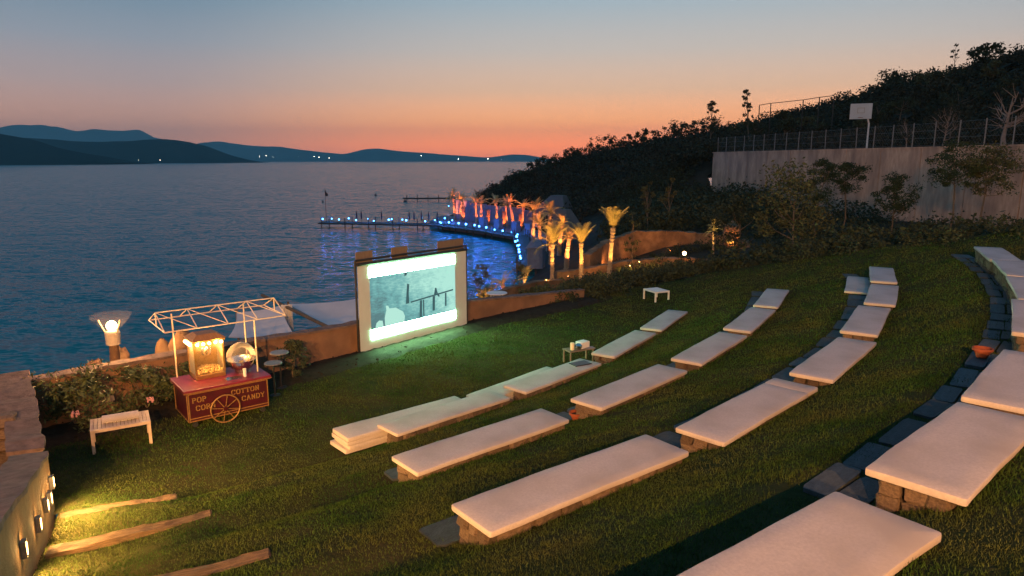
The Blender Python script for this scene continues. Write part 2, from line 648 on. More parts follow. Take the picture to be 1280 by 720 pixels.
STONES = [stone_mesh(s) for s in range(9)]
seat_label = {
    'a': ['front row cushion overhanging the left mat pile, nearest the popcorn cart',
          'front row cushion with a dark tray on its far end',
          'front row cushion just beyond the low table with the cups',
          'front row cushion farthest along, nearest the white lawn table'],
    'b': ['second row cushion nearest the timber steps, with the flower pot at its far end',
          'second row cushion starting right behind the small flower pot',
          'third cushion from the left in the second row',
          'fourth cushion from the left in the second row',
          'small far cushion at the hedge end of the second row'],
    'c': ['long pale cushion in the middle foreground, first of the third row',
          'third row cushion with a notch cut near its far end',
          'third cushion from the left in the third row',
          'fourth cushion from the left in the third row',
          'third row cushion beside the loose cushion lying on the path',
          'farthest cushion of the third row, behind the loose one'],
    'd': ['big cushion cut off by the bottom edge of the photo',
          'top row cushion on a high rubble base, the nearest whole one at right',
          'top row cushion at the right edge behind the terracotta bowl',
          'top row cushion mostly cut off by the right edge, fourth from the left',
          'top row cushion at the right edge, third from the far end',
          'second from last cushion in the top row on a stone wall base',
          'farthest cushion of the top row, below the dark bank']}
bench_label = {k: [t.replace('cushion', 'stone bench under the cushion', 1) for t in v] for k, v in seat_label.items()}
bench_label = {
    'a': ['rubble stone bench beside the left pile of mats', 'rubble stone bench beside the second pile of mats',
          'low rubble bench just beyond the cup table', 'low rubble bench at the far end of the front row'],
    'b': ['second row rubble bench nearest the timber steps', 'rubble bench with its stone end beside the small flower pot',
          'third rubble bench from the left in the second row', 'fourth rubble bench from the left in the second row',
          'farthest rubble bench of the second row'],
    'c': ['rubble bench under the long cushion in the middle foreground', 'rubble bench under the notched third row cushion',
          'third rubble bench from the left in the third row', 'fourth rubble bench from the left in the third row',
          'rubble bench beside the loose cushion on the path', 'farthest rubble bench of the third row'],
    'd': ['stone bench below the cushion at the bottom edge of the photo', 'tall rubble bench at the right foreground with chunky stones',
          'stone bench behind the terracotta bowl', 'fourth stone bench from the left in the top row',
          'stone bench third from the far end of the top row', 'second last stone bench of the top row',
          'farthest stone bench of the top row, below the dark bank']}
SEATS = []


def place_stone(parent, c, s, rz, rnd):
    o = link('stone', rnd.choice(STONES), None, parent, c, (rnd.uniform(-.12, .12), rnd.uniform(-.12, .12), rz + rnd.uniform(-.1, .1)), s)
    return o


def bench(x, y, ang, L, top, label, row, boff=0.0, bw=.58):
    """rubble base with separate stones on its ends and its lower side; local x runs along the row, -y faces uphill"""
    rnd = random.Random(int(x * 100 + y * 10))
    base_z = top - .072
    t = thing('stone_bench', label, 'bench', (x, y, base_z - .42), R(ang), 'rubble stone benches of the amphitheatre')
    bl = L - .16
    yc = boff
    mb = MB()
    mb.box((0, yc, .10), (bl - .12, bw - .12, .63))
    mb.build('mortar_core', M_mortar, t)
    # ends
    for s in (-1, 1):
        for k, (z, h) in enumerate(((.03, .2), (.2, .18), (.345, .15))):
            n = rnd.choice((2, 3))
            w = bw / n
            for i in range(n):
                place_stone(t, (s * (bl / 2 - .05), yc - bw / 2 + w * (i + .5) + rnd.uniform(-.015, .015), z), (.16 + rnd.uniform(0, .05), w * rnd.uniform(.9, 1.06), h * rnd.uniform(.92, 1.05)), 0, rnd)
    # downhill (screen) side: +y
    sides = [1] if row in 'cd' else []
    for s in sides:
        for k, (z, h) in enumerate(((.05, .22), (.24, .2), (.36, .13))):
            xx = -bl / 2 + .1
            while xx < bl / 2 - .15:
                w = rnd.uniform(.2, .42)
                place_stone(t, (xx + w / 2, yc + s * (bw / 2 - .04), z), (w * 1.02, .14, h * rnd.uniform(.9, 1.08)), 0, rnd)
                xx += w
    # uphill side: one coping course under the cushion
    xx = -bl / 2 + .1
    while xx < bl / 2 - .15:
        w = rnd.uniform(.3, .5)
        place_stone(t, (xx + w / 2, yc - bw / 2 + .05, .33), (w * .98, .14, .17), 0, rnd)
        xx += w
    return t


def cushion(x, y, z, ang, L, label, seams=(), W=.73, seed=0, tilt=(0, 0), group='canvas seat cushions of the amphitheatre', T=.070):
    me = mat_mesh(L, W, T, seams, seed)
    o = link('seat_cushion', me, None, None, (x, y, z + T / 2), (R(tilt[0]), R(tilt[1]), R(ang)))
    tag(o, label, 'cushion', group)
    return o


ORD = ['first', 'second', 'third', 'fourth', 'fifth', 'sixth', 'seventh', 'eighth', 'ninth', 'tenth', 'eleventh', 'twelfth', 'thirteenth', 'fourteenth', 'fifteenth']
k = 0
for row, lst in seat_mats().items():
    top = ROWS[row][1]
    for i, (x, y, a) in enumerate(lst):
        L = 3.12
        W = .73
        seams = ()
        if row == 'c' and i == 1:
            seams = (.88,)
        if row == 'd' and i == 1:
            L, W = 2.55, .78
        if row == 'd' and i == 0:
            W = .80
        if row == 'd' and i == 2:
            L = 2.75
        off = -.12 if (row == 'a' and i < 2) else 0
        bw = .40 if (row == 'a' and i < 2) else .58
        SEATS.append((x, y, R(a), L, off, bw))
        bench(x, y, a, L, top, bench_label[row][i], row, off, bw)
        cushion(x, y, top - .070, a + random.uniform(-.6, .6), L, seat_label[row][i], seams, W, seed=k, tilt=(random.uniform(-.5, .5), random.uniform(-.25, .25)))
        k += 1
# loose cushion lying on the third-row path
cushion(11.28, 21.9, 1.80, 62.5, 3.1, 'loose cushion lying on the path below the third row, far end', seed=91, W=.7)
# piles of spare mats against the front row
for i in range(4):
    cushion(-2.33 + [-.03, .03, -.02, .02][i] - .05 * (i == 0), 14.16 - .03 * i, .012 + i * .0955, 40.5 + [1.2, -.8, .6, -.4][i], 3.1,
            ['lowest mat of the left pile, on the grass', 'second mat from the bottom of the left pile',
             'third mat from the bottom of the left pile', 'top mat of the left pile beside the front row'][i],
            seed=50 + i, W=.70, T=.088, group='spare mats piled beside the front row')
for i in range(3):
    cushion(.20 + [0, .03, -.02][i], 16.62 - .02 * i, .012 + i * .0955, 48.0 + [.8, -.6, .4][i], 3.1,
            ['lowest mat of the second pile, mostly hidden', 'middle mat of the second pile beside the front row',
             'top mat of the second pile, partly under the cushion with the tray'][i],
            seed=60 + i, W=.70, T=.088, group='spare mats piled beside the front row')

# ------------------------------------------------------------------ paving at the foot of the rows
SLABS = []


def slab_mesh(seed):
    r = random.Random(seed)
    pts = []
    for (x, y) in ((-.5, -.5), (0, -.5), (.5, -.5), (.5, 0), (.5, .5), (0, .5), (-.5, .5), (-.5, 0)):
        pts.append((x * r.uniform(.9, 1.0), y * r.uniform(.93, 1.0)))
    c = []
    for k, p in enumerate(pts):
        if k % 2 == 0:      # corners are knocked off a little
            a, b = pts[k - 1], pts[(k + 1) % 8]
            t = r.uniform(.08, .2)
            c += [(p[0] + (a[0] - p[0]) * t, p[1] + (a[1] - p[1]) * t), (p[0] + (b[0] - p[0]) * t, p[1] + (b[1] - p[1]) * t)]
        else:
            c.append(p)
    return MB().prism(c, -.5, .5).mesh('paving_slab', M_slab)


SLABS = [slab_mesh(s) for s in range(6)]
for row, r0, r1, th0, th1, across, ln, name in (('d', 40.24, 40.80, -50.4, -21.5, 2, 1.0, 'slate path at the foot of the top row'),
                                               ('c', 37.15, 37.68, -53.75, -20.5, 1, .95, 'slate path at the foot of the third row'),
                                               ('b', 34.10, 34.55, -52.2, -21, 1, .95, 'slate path at the foot of the second row')):
    mb = MB()
    zp = ROWS[row][1] - .46
    p = thing('stone_path', name, None)
    tag(p, kind='structure')
    rm = (r0 + r1) / 2
    th = R(th0)
    rnd = random.Random(row)
    j = 0
    while th < R(th1):
        l = ln * rnd.uniform(.75, 1.2)
        for a in range(across):
            w = (r1 - r0) / across
            rc = r0 + w * (a + .5) + rnd.uniform(-.02, .02)
            ta = th + l / 2 / rm + rnd.uniform(-.002, .002)
            link('paving_slab', rnd.choice(SLABS), None, p, (CX + rc * math.cos(ta), CY + rc * math.sin(ta), zp - .004 + rnd.uniform(-.006, .01)),
                 (rnd.uniform(-.015, .015), rnd.uniform(-.015, .015), ta + rnd.uniform(-.05, .05)), (w * rnd.uniform(.92, .99), l * rnd.uniform(.93, .99), .06))
        th += (l + rnd.uniform(.03, .12)) / rm

# ------------------------------------------------------------------ timber steps at the left
TIMB = [((-7.20, 10.0), (-5.71, 10.78), .15, 'upper timber sleeper step, farthest from the camera'),
        ((-6.06, 8.1), (-4.25, 8.92), .15, 'middle timber sleeper step, cracked and grey brown'),
        ((-4.75, 5.95), (-2.64, 6.81), .15, 'timber sleeper step at the bottom edge of the photo')]
for (a, b, h, lab) in TIMB:
    a = Vector((*a, 0))
    b = Vector((*b, 0))
    L = (b - a).length
    mid = (a + b) / 2
    z = float(lawn_z(mid.x, mid.y))
    bm = bmesh.new()
    bmesh.ops.create_cube(bm, size=1)
    for v in bm.verts:
        v.co = Vector((v.co.x * L, v.co.y * .24, v.co.z * h))
    bmesh.ops.bevel(bm, geom=bm.edges[:], offset=.018, segments=2, affect='EDGES')
    for kx in range(1, 16):
        bmesh.ops.bisect_plane(bm, geom=bm.verts[:] + bm.edges[:] + bm.faces[:], plane_co=(-L / 2 + L * kx / 16, 0, 0), plane_no=(1, 0, 0))
    for yy in (-.06, 0, .06):
        bmesh.ops.bisect_plane(bm, geom=bm.verts[:] + bm.edges[:] + bm.faces[:], plane_co=(0, yy, 0), plane_no=(0, 1, 0))
    for v in bm.verts:
        v.co.z += .010 * math.sin(v.co.x * 5 + L) + random.uniform(-.012, .012)
        v.co.y += .012 * math.sin(v.co.x * 3 + L * 2) + random.uniform(-.014, .014)
    me = bpy.data.meshes.new('timber_step')
    bm.to_mesh(me)
    bm.free()
    d = (b - a)
    za, zb = float(lawn_z(a.x, a.y)), float(lawn_z(b.x, b.y))
    o = link('timber_step', me, M_timber, None, (mid.x, mid.y, (za + zb) / 2 - .02), (0, -math.atan2((zb - za) * .5, L), math.atan2(d.y, d.x)))
    tag(o, lab, 'step', 'timber steps beside the left wall')

# ------------------------------------------------------------------ grass
NB = 1500000
pr = np.sqrt(rng.uniform(25.4 ** 2, 47 ** 2, NB * 2))
pt = rng.uniform(TH0 - 2.6, -8, NB * 2)
gx = CX + pr * np.cos(np.radians(pt))
gy = CY + pr * np.sin(np.radians(pt))
dcam = np.hypot(gx, gy) + .1
inview = (gy > 1.2) & (np.abs(gx) < .92 * gy + 2.5)
keep = inview & ((pt > TH0) | ((pr < 30.6) & (gx > -10.5 + (14.2 - gy) * .766 + .06))) & (rng.random(NB * 2) < np.clip((7.5 / dcam) ** 1.75, .05, 1)) & (pt < border_th(pr) + .6)
wd = wall_dist(gx, gy)
soil_w = 1.35 + .25 * wob(gx, gy, 2.5)
keep &= wd > soil_w
for (x, y, a, L, off, bw) in SEATS:
    dx, dy = gx - x, gy - y
    lx = dx * math.cos(a) + dy * math.sin(a)
    ly = -dx * math.sin(a) + dy * math.cos(a) - off
    keep &= ~((np.abs(lx) < L / 2 - .04) & (np.abs(ly) < bw / 2 + .01))
for (r0, r1, t0, t1) in ((40.26, 40.80, -50.4, -21.5), (37.18, 37.68, -53.75, -20.5), (34.13, 34.55, -52.2, -21)):
    edge = .05 * wob(gx, gy, 6)
    keep &= ~((pr > r0 + edge) & (pr < r1) & (pt > t0) & (pt < t1) & (rng.random(NB * 2) > .3))
for (a, b, h, lab) in TIMB:
    a = np.array(a)
    b = np.array(b)
    ab = b - a
    L = np.hypot(*ab)
    s = ((gx - a[0]) * ab[0] + (gy - a[1]) * ab[1]) / L
    n_ = np.abs(-(gx - a[0]) * ab[1] + (gy - a[1]) * ab[0]) / L
    keep &= ~((s > 0) & (s < L) & (n_ < .12))
# thin and bare patches
keep &= rng.random(NB * 2) < np.clip(.74 + .65 * wob(gx, gy, 1.4) + .55 * wob(gx, gy, 4.3) + .3 * wob(gx, gy, 9), .12, 1)
gx, gy, dcam = gx[keep], gy[keep], dcam[keep]
n = len(gx)
gz = lawn_z(gx, gy) - .006
hh = rng.uniform(.020, .044, n) * (1 + .35 * wob(gx, gy, 2.0)) * (1 + .25 * (dcam > 15))
for (x, y, a, L, off, bw) in SEATS:
    dx, dy = gx - x, gy - y
    lx = np.abs(dx * math.cos(a) + dy * math.sin(a)) - L / 2 + .05
    ly = np.abs(-dx * math.sin(a) + dy * math.cos(a) - off) - bw / 2
    e_ = np.maximum(lx, ly)
    hh = hh * (1 + .6 * ((e_ > -.02) & (e_ < .13)) * np.clip(.4 + wob(gx, gy, 7), 0, 1))
tuft = (wob(gx, gy, 11) > .38)
hh = hh * (1 + .3 * tuft)
ww = .0042 * np.clip(dcam / 6, 1, 6) ** .95
ang = rng.uniform(0, 6.283, n)
lean = rng.uniform(.1, .9, n) * hh
la = rng.uniform(0, 6.283, n)
V = np.empty((n, 3, 3), np.float32)
V[:, 0] = np.stack([gx - np.cos(ang) * ww, gy - np.sin(ang) * ww, gz], -1)
V[:, 1] = np.stack([gx + np.cos(ang) * ww, gy + np.sin(ang) * ww, gz], -1)
V[:, 2] = np.stack([gx + np.cos(la) * lean, gy + np.sin(la) * lean, gz + hh], -1)
g = np_mesh('grass', V.reshape(-1, 3), np.arange(n * 3).reshape(-1, 3), M_grass)
tag(g, 'short mown grass blades covering the terraced lawn', 'grass', kind='stuff')
print('grass blades', n)

# ------------------------------------------------------------------ foliage tools


def leaf_quads(P, size, r, aspect=.45, up=0.0):
    """P (n,3) centres -> rhombic leaves of random attitude"""
    n = len(P)
    sz = size * r.uniform(.6, 1.35, n)[:, None]
    a = r.normal(size=(n, 3))
    a[:, 2] = a[:, 2] * .8 + up
    a /= np.linalg.norm(a, axis=1)[:, None]
    b = np.cross(a, r.normal(size=(n, 3)))
    b /= np.linalg.norm(b, axis=1)[:, None] + 1e-9
    V = np.stack([P - a * sz * .5, P + b * sz * aspect * .5, P + a * sz * .5, P - b * sz * aspect * .5], 1)
    return V.reshape(-1, 3), np.arange(n * 4).reshape(-1, 4)


def clump_points(centres, radii, per, r, squash=.8):
    out = []
    for c, rad in zip(centres, radii):
        d = r.normal(size=(per, 3))
        d /= np.linalg.norm(d, axis=1)[:, None]
        d *= (r.random(per) ** .45)[:, None] * rad
        d[:, 2] *= squash
        out.append(d + np.asarray(c))
    return np.concatenate(out)


def bush(name, label, x, y, z, h, w, leafm, seed, n=900, leaf=.11, group=None, cat='bush', aspect=.3):
    r = np.random.default_rng(seed)
    t = thing(name, label, cat, (x, y, z), 0, group)
    nc = 16
    cs = np.c_[r.uniform(-.5, .5, nc) * w, r.uniform(-.5, .5, nc) * w, r.uniform(.18, .85, nc) * h]
    sc = 1 - .45 * (cs[:, 2] / h)
    cs[:, 0] *= sc
    cs[:, 1] *= sc
    P = clump_points(cs, r.uniform(.16, .30, nc) * w, n // nc, r)
    P = P[P[:, 2] > .02]
    V, F = leaf_quads(P, leaf, r, aspect, .25)
    np_mesh('foliage', V, F, leafm, t)
    mb = MB()
    for k in range(6):
        e = cs[k]
        mb.tube([(e[0] * .1, e[1] * .1, -.05), (e[0] * .5, e[1] * .5, e[2] * .5), tuple(e)], [.022, .014, .006], 5)
    mb.build('stems', M_trunk, t)
    return t


def tree(name, label, x, y, z, h, crown_w, crown_h, leafm, seed, trunk_r=.09, n=2600, leaf=.2, nclump=22, group='trees on the bank below the long wall', bare=False, bark=None, squash=.75, top_bias=0, aspect=.45):
    r = np.random.default_rng(seed)
    t = thing(name, label, 'tree', (x, y, z), r.uniform(0, 6.28), group)
    cb = h - crown_h
    mb = MB()
    tip = Vector((r.uniform(-.1, .1) * crown_w, r.uniform(-.1, .1) * crown_w, cb + crown_h * .8))
    m1 = Vector((r.uniform(-.08, .08) * h, r.uniform(-.08, .08) * h, cb * .55))
    mb.tube([(0, 0, -.3), tuple(m1), (m1.x * .6, m1.y * .6, cb), tuple(tip)], [trunk_r * 1.2, trunk_r * .85, trunk_r * .65, trunk_r * .15], 8)
    cs, rad = [], []
    for k in range(nclump):
        a = r.uniform(0, 6.283)
        f = r.random() ** .6
        u = r.random() ** (1 - .4 * top_bias)
        prof = math.sin(math.pi * min(.98, max(.06, .12 + .8 * u))) ** .7
        cs.append((math.cos(a) * f * prof * crown_w * .5, math.sin(a) * f * prof * crown_w * .5, cb + crown_h * (.08 + .86 * u)))
        rad.append(crown_w * r.uniform(.08, .25))
    for k in range(min(12, nclump)):
        c = Vector(cs[k])
        s = Vector((m1.x * .6, m1.y * .6, cb)).lerp(tip, max(0, min(.85, (c.z - cb) / max(crown_h, .1) - .25)))
        mb.tube([tuple(s), tuple(s.lerp(c, .55) + Vector((0, 0, -.04 * crown_w))), tuple(c)], [trunk_r * .4, trunk_r * .24, trunk_r * .08], 5)
        if bare:
            for q_ in range(4):
                e = c + Vector(r.normal(size=3)) * crown_w * .13 + Vector((0, 0, crown_w * .12))
                mb.tube([tuple(s.lerp(c, .6)), tuple(e)], [trunk_r * .15, trunk_r * .03], 4)
    mb.build('trunk', bark or M_trunk, t, smooth=True)
    if not bare or n:
        P = clump_points(cs, rad, max(4, n // nclump), r, squash)
        V, F = leaf_quads(P, leaf, r, aspect)
        np_mesh('crown', V, F, leafm, t)
    return t


# ------------------------------------------------------------------ sea, far hills
def sea():
    # denser rings near the camera so that real waves have relief
    rad = np.concatenate([np.arange(10, 140, .55), np.geomspace(140, 9000, 160)])
    th = np.radians(np.linspace(-12, 205, 620))
    A, T = np.meshgrid(rad, th, indexing='ij')
    X = A * np.cos(T)
    Y = A * np.sin(T)
    idx = np.arange(X.size).reshape(X.shape)
    F = np.stack([idx[:-1, :-1], idx[1:, :-1], idx[1:, 1:], idx[:-1, 1:]], -1).reshape(-1, 4)
    Z = np.full(X.shape, -6.0)
    m = bpy.data.materials.new('sea_water')
    t, p = nodes(m)
    p.inputs['Base Color'].default_value = (.016, .205, .245, 1)
    p.inputs['Roughness'].default_value = .18
    p.inputs['IOR'].default_value = 1.33
    p.inputs['Specular IOR Level'].default_value = .07
    co = t.nodes.new('ShaderNodeTexCoord')
    # wave slopes straight from noise, so that far water keeps its ripple instead of turning into a mirror
    acc = None
    for (sx, sy, k, detail) in ((.16, .55, .8, 2), (.8, 2.2, 1.7, 3), (2.6, 5.5, 1.5, 2)):
        mp = t.nodes.new('ShaderNodeMapping')
        mp.inputs['Scale'].default_value = (sx, sy, 1)
        mp.inputs['Rotation'].default_value = (0, 0, R(-12))
        n_ = t.nodes.new('ShaderNodeTexNoise')
        n_.inputs['Scale'].default_value = 1
        n_.inputs['Detail'].default_value = detail
        t.links.new(co.outputs['Object'], mp.inputs[0])
        t.links.new(mp.outputs[0], n_.inputs['Vector'])
        su = t.nodes.new('ShaderNodeVectorMath')
        su.operation = 'SUBTRACT'
        su.inputs[1].default_value = (.5, .5, .5)
        t.links.new(n_.outputs['Color'], su.inputs[0])
        ml = t.nodes.new('ShaderNodeVectorMath')
        ml.operation = 'MULTIPLY_ADD'
        ml.inputs[1].default_value = (k * .7, k, 0)
        t.links.new(su.outputs[0], ml.inputs[0])
        if acc is None:
            ml.inputs[2].default_value = (0, 0, 1)
        else:
            t.links.new(acc.outputs[0], ml.inputs[2])
        acc = ml
    nm = t.nodes.new('ShaderNodeVectorMath')
    nm.operation = 'NORMALIZE'
    t.links.new(acc.outputs[0], nm.inputs[0])
    t.links.new(nm.outputs[0], p.inputs['Normal'])
    o = np_mesh('sea', np.stack([X, Y, Z], -1).reshape(-1, 3), F, m, smooth=True)
    tag(o, 'dark teal rippled sea', kind='structure')


sea()


def far_hill(name, label, prof, dist, depth, seed, m):
    """ridge given as (lateral metres, crest height) at a distance; slopes away on both sides"""
    r = np.random.default_rng(seed)
    xs = np.linspace(prof[0][0], prof[-1][0], 260)
    hs = np.interp(xs, [a for a, b in prof], [b for a, b in prof])
    k = np.ones(5) / 5
    hs = np.convolve(np.pad(hs, 2, 'edge'), k, 'valid')
    rough = sum(r.normal() * np.sin(xs / (prof[-1][0] - prof[0][0]) * 6.28 * f + r.uniform(0, 6)) / f for f in (5, 9, 14, 23, 37)) * max(hs) * .06
    hs = np.maximum(hs + rough * (hs / max(hs)), -2)
    rows = []
    cross = [(-1, 0), (-.75, .22), (-.5, .5), (-.25, .8), (0, 1), (.3, .8), (.7, .4), (1, 0)]
    for (d, f) in cross:
        yy = dist + d * depth * (.6 + .4 * hs / max(hs))
        jit = 1 + (.10 * np.sin(xs / depth * 9 + d * 5 + r.uniform(0, 6)) if 0 < f < 1 else 0)
        rows.append(np.stack([xs, yy, -8 + (hs + 8) * f * jit], -1))
    V = np.array(rows)
    idx = np.arange(V.shape[0] * V.shape[1]).reshape(V.shape[:2])
    F = np.stack([idx[:-1, :-1], idx[:-1, 1:], idx[1:, 1:], idx[1:, :-1]], -1).reshape(-1, 4)
    o = np_mesh(name, V.reshape(-1, 3), F, m, smooth=True)
    tag(o, label, kind='structure')
    return o


def px_prof(pts, dist):
    # crest heights surveyed from the photograph's bearing and elevation, at the hill's own distance
    return [((x - 640) / 868 * dist, 5.84 + (200 - y) / 868 * dist) for x, y in pts]


far_hill('headland_hill', 'nearest dark headland across the water at far left',
         px_prof([(-260, 150), (-120, 156), (0, 167), (30, 174), (70, 184), (110, 193), (138, 201), (150, 204)], 1900), 1900, 420, 1, M_hill1)
far_hill('island_hill', 'dark low island behind the nearest headland',
         px_prof([(-200, 165), (0, 172), (60, 174), (110, 178), (160, 177), (205, 174), (240, 178), (275, 190), (300, 200), (312, 203)], 3000), 3000, 560, 2, M_hill1)
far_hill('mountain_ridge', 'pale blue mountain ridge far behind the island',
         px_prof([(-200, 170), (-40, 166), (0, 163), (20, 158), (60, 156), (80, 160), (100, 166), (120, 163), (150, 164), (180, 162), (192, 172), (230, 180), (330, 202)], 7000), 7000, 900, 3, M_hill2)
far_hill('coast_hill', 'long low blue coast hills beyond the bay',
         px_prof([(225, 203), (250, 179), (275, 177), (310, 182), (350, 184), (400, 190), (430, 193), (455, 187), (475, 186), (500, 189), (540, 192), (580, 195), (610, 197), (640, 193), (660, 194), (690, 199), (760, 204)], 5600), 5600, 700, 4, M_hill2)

# lights of the far shore
M_far = emis('shore_lamp', (1, .86, .66), 40)
mb0 = MB().sphere((0, 0, 0), 1, 8, 6).mesh('shore_light', M_far)
for i, (px, py, s) in enumerate([(325, 196, 1.6), (333, 195, 1.2), (341, 197, 1.2), (393, 196, 1.6), (399, 197, 2), (412, 198, 1.5), (373, 196, 1), (527, 195, 1.6), (573, 199, 2.6), (610, 199, 2.6), (627, 200, 1.5), (200, 201, 1.4), (173, 201, 1.0)]):
    d = 4700 if px > 220 else 2350
    o = link('shore_light', mb0, None, None, ((px - 640) / 868 * d, d, max(-5, 5.84 + (200.5 - py) / 868 * d)), None, (s * d / 7500,) * 3)
    nth = sorted(range(13), key=lambda q_: [325, 333, 341, 393, 399, 412, 373, 527, 573, 610, 627, 200, 173][q_]).index(i)
    tag(o, 'tiny lit lamp on the far shore, ' + ORD[nth] + ' from the left', 'light', 'lights on the far shore')

# ------------------------------------------------------------------ bank, headland and hill behind the long wall
WL0, WL1 = np.array((26.0, 90.0)), np.array((36.5, 21.0))      # face line of the retaining wall
wd_ = (WL1 - WL0) / np.linalg.norm(WL1 - WL0)
wn_ = np.array((-wd_[1], wd_[0]))                               # points to the hill side (+x)
if wn_[0] < 0:
    wn_ = -wn_


def wall_side(x, y):
    return (x - WL0[0]) * wn_[0] + (y - WL0[1]) * wn_[1], (x - WL0[0]) * wd_[0] + (y - WL0[1]) * wd_[1]


BANK = [(-20, 8, -7), (-14, 16, -6.5), (-11.5, 20, -5), (-8.5, 21, -3.2), (-6, 25, -4), (-9, 28, -6), (-14, 24, -7), (-3, 29, -4.5), (-4, 36, -7), (-2.6, 45, -7), (-1.6, 51, -6.6), (1.3, 70, -6.6), (1.2, 90, -6.8), (-3, 103, -7), (-12, 112, -7), (-18, 125, -7), (-18, 150, -7.5), (-14, 165, -7.5), (0, 200, -8),
              (-1.4, 26.5, -.6), (.2, 29.5, -.5), (-.66, 29, -.53), (-.3, 33, -1.3), (-1.5, 33.5, -1.4), (-1.2, 30.5, -.8), (.4, 36, -1.6), (-2.6, 31, -1.5), (1.6, 28.4, -.35), (3.2, 30.0, -.2), (6, 32.8, -.1), (10, 33.2, .35), (14.2, 30, 1.6), (16.8, 25.6, 2.6), (18.2, 22, 3.2), (20.5, 15, 3.9), (24, 8, 4.4), (30, 10, 4.2),
              (5.6, 39, -1.6), (3, 42, -2.2), (1.2, 47, -3.2), (2.8, 48, -2.6), (8, 44, -1.5), (8, 50, -2.1), (13, 50, -1.4), (5.5, 58, -3.8), (4.5, 66, -4.4), (12, 60, -.2), (18, 55, .0), (6, 76, -4.4), (15, 75, .5), (9, 90, -3.5),
              (20, 45, .3), (25.8, 88, .0), (29, 65, .3), (32, 46, .7), (33.5, 35, 1.9), (35, 25, 3.2), (15, 38, .2), (22, 34, 1.6), (28, 30, 2.6), (25, 20, 3.6),
              (4, 104, -5.5), (-2, 112, -5.5), (-8, 122, -5.5), (5, 116, -4), (0, 124, -4.6), (-6, 134, -5), (12, 104, -1.5), (18, 96, 1.5), (24, 96, 4), (30, 98, 6.2),
              (-8, 150, -4), (0, 150, -1), (0, 170, .8), (6, 150, 1.8), (12, 165, 4.2), (15, 130, 4.8), (25, 125, 6.4), (35, 120, 8.4), (44, 130, 10.4), (50.5, 137, 12.3), (56.4, 136, 13.4), (60.2, 132, 14.4), (65.7, 124, 17.8), (68.7, 117, 17.9), (69.7, 108, 18.7), (40, 105, 8.2), (50, 118, 10.6), (30, 185, 2), (60, 200, 3), (110, 200, 3), (140, 150, 8)]
hill_z = rbf([(26, 90, 6.4), (29, 70, 6.4), (32, 50, 6.4), (36, 30, 6.4), (38, 15, 6.4), (36, 90, 6.5), (42, 70, 6.6), (44, 50, 6.6), (46, 34, 6.8), (50, 10, 7.5),
              (30, 97, 6.4), (40, 105, 8.2), (52, 88, 9.5), (54, 66, 10), (56, 45, 11), (60, 20, 12), (35, 120, 8.4), (44, 130, 10.4), (50.5, 137, 12.3), (56.4, 136, 13.4), (60.2, 132, 14.4), (50, 118, 10.6), (65.7, 124, 17.8), (68.7, 117, 17.9), (69.7, 108, 18.7), (70.5, 102, 19.3), (71.5, 97, 20.1), (73, 92, 20.7), (84, 70, 23), (96, 40, 26), (100, 10, 26),
              (60, 106, 14.4), (62, 88, 14.6), (68, 66, 16), (75, 40, 18), (90, 140, 13), (115, 100, 20), (130, 50, 24), (110, 180, 4), (60, 190, 4), (150, 150, 8)])
# the two grounds meet along the line past the wall's end
for s_ in (3, 8, 14, 20, 28, 36, 44, 52, 62, 75, 90):
    p_ = WL0 + wn_ * s_
    BANK.append((p_[0], p_[1], float(hill_z(p_[0], p_[1]))))
bank_z = rbf(BANK)


def ground_grid(name, label, fz, x0, x1, y0, y1, st, cond, m, amp=.25):
    X, Y = np.meshgrid(np.arange(x0, x1, st), np.arange(y0, y1, st), indexing='ij')
    Z = fz(X, Y) + amp * wob(X, Y, .35) + amp * .5 * wob(X, Y, 1.1)
    idx = np.arange(X.size).reshape(X.shape)
    c = cond(X, Y)
    F = np.stack([idx[:-1, :-1], idx[1:, :-1], idx[1:, 1:], idx[:-1, 1:]], -1)
    ok = c[:-1, :-1] & c[1:, :-1] & c[1:, 1:] & c[:-1, 1:]
    o = np_mesh(name, np.stack([X, Y, Z], -1).reshape(-1, 3), F[ok], m, smooth=True)
    tag(o, label, kind='structure')
    return o


def in_lawn(x, y):
    r = np.hypot(x - CX, y - CY)
    th = np.degrees(np.arctan2(y - CY, x - CX))
    return (r > 26.3) & (th < border_th(r) + .4) & (th > TH0 - 8)


def bank_cond(x, y):
    s, t = wall_side(x, y)
    return ((s < .8) | (t < -1.0)) & ~in_lawn(x, y)


def hill_cond(x, y):
    s, t = wall_side(x, y)
    return (s > .35) & (t > .2)


ground_grid('bank', 'dark planted bank between the lawn and the sea', bank_z, -30, 150, 2, 215, 1.0, bank_cond, M_rockground, .12)
ground_grid('hillside', 'dark scrubby hillside above the long wall', hill_z, 20, 155, 0, 215, 1.5, hill_cond, M_rockground)


def scatter(name, label, pts, size, per, leaf, m, seed):
    r = np.random.default_rng(seed)
    P = []
    for (x, y, z, s) in pts:
        nc = 5
        cs = np.c_[r.normal(0, .28, nc) * s, r.normal(0, .28, nc) * s, r.uniform(.1, .75, nc) * s]
        P.append(clump_points(cs, r.uniform(.22, .42, nc) * s, per // nc, r, .75) + np.array((x, y, z)))
    P = np.concatenate(P)
    V, F = leaf_quads(P, leaf, r, .6)
    o = np_mesh(name, V, F, m)
    tag(o, label, 'scrub', kind='stuff')
    return o


def scatter_pts(fz, cond, x0, x1, y0, y1, n, s0, s1, seed):
    r = np.random.default_rng(seed)
    x = r.uniform(x0, x1, n)
    y = r.uniform(y0, y1, n)
    k = cond(x, y)
    x, y = x[k], y[k]
    return np.c_[x, y, fz(x, y) - .15, r.uniform(s0, s1, len(x)) * (1 + .4 * wob(x, y, .3))]


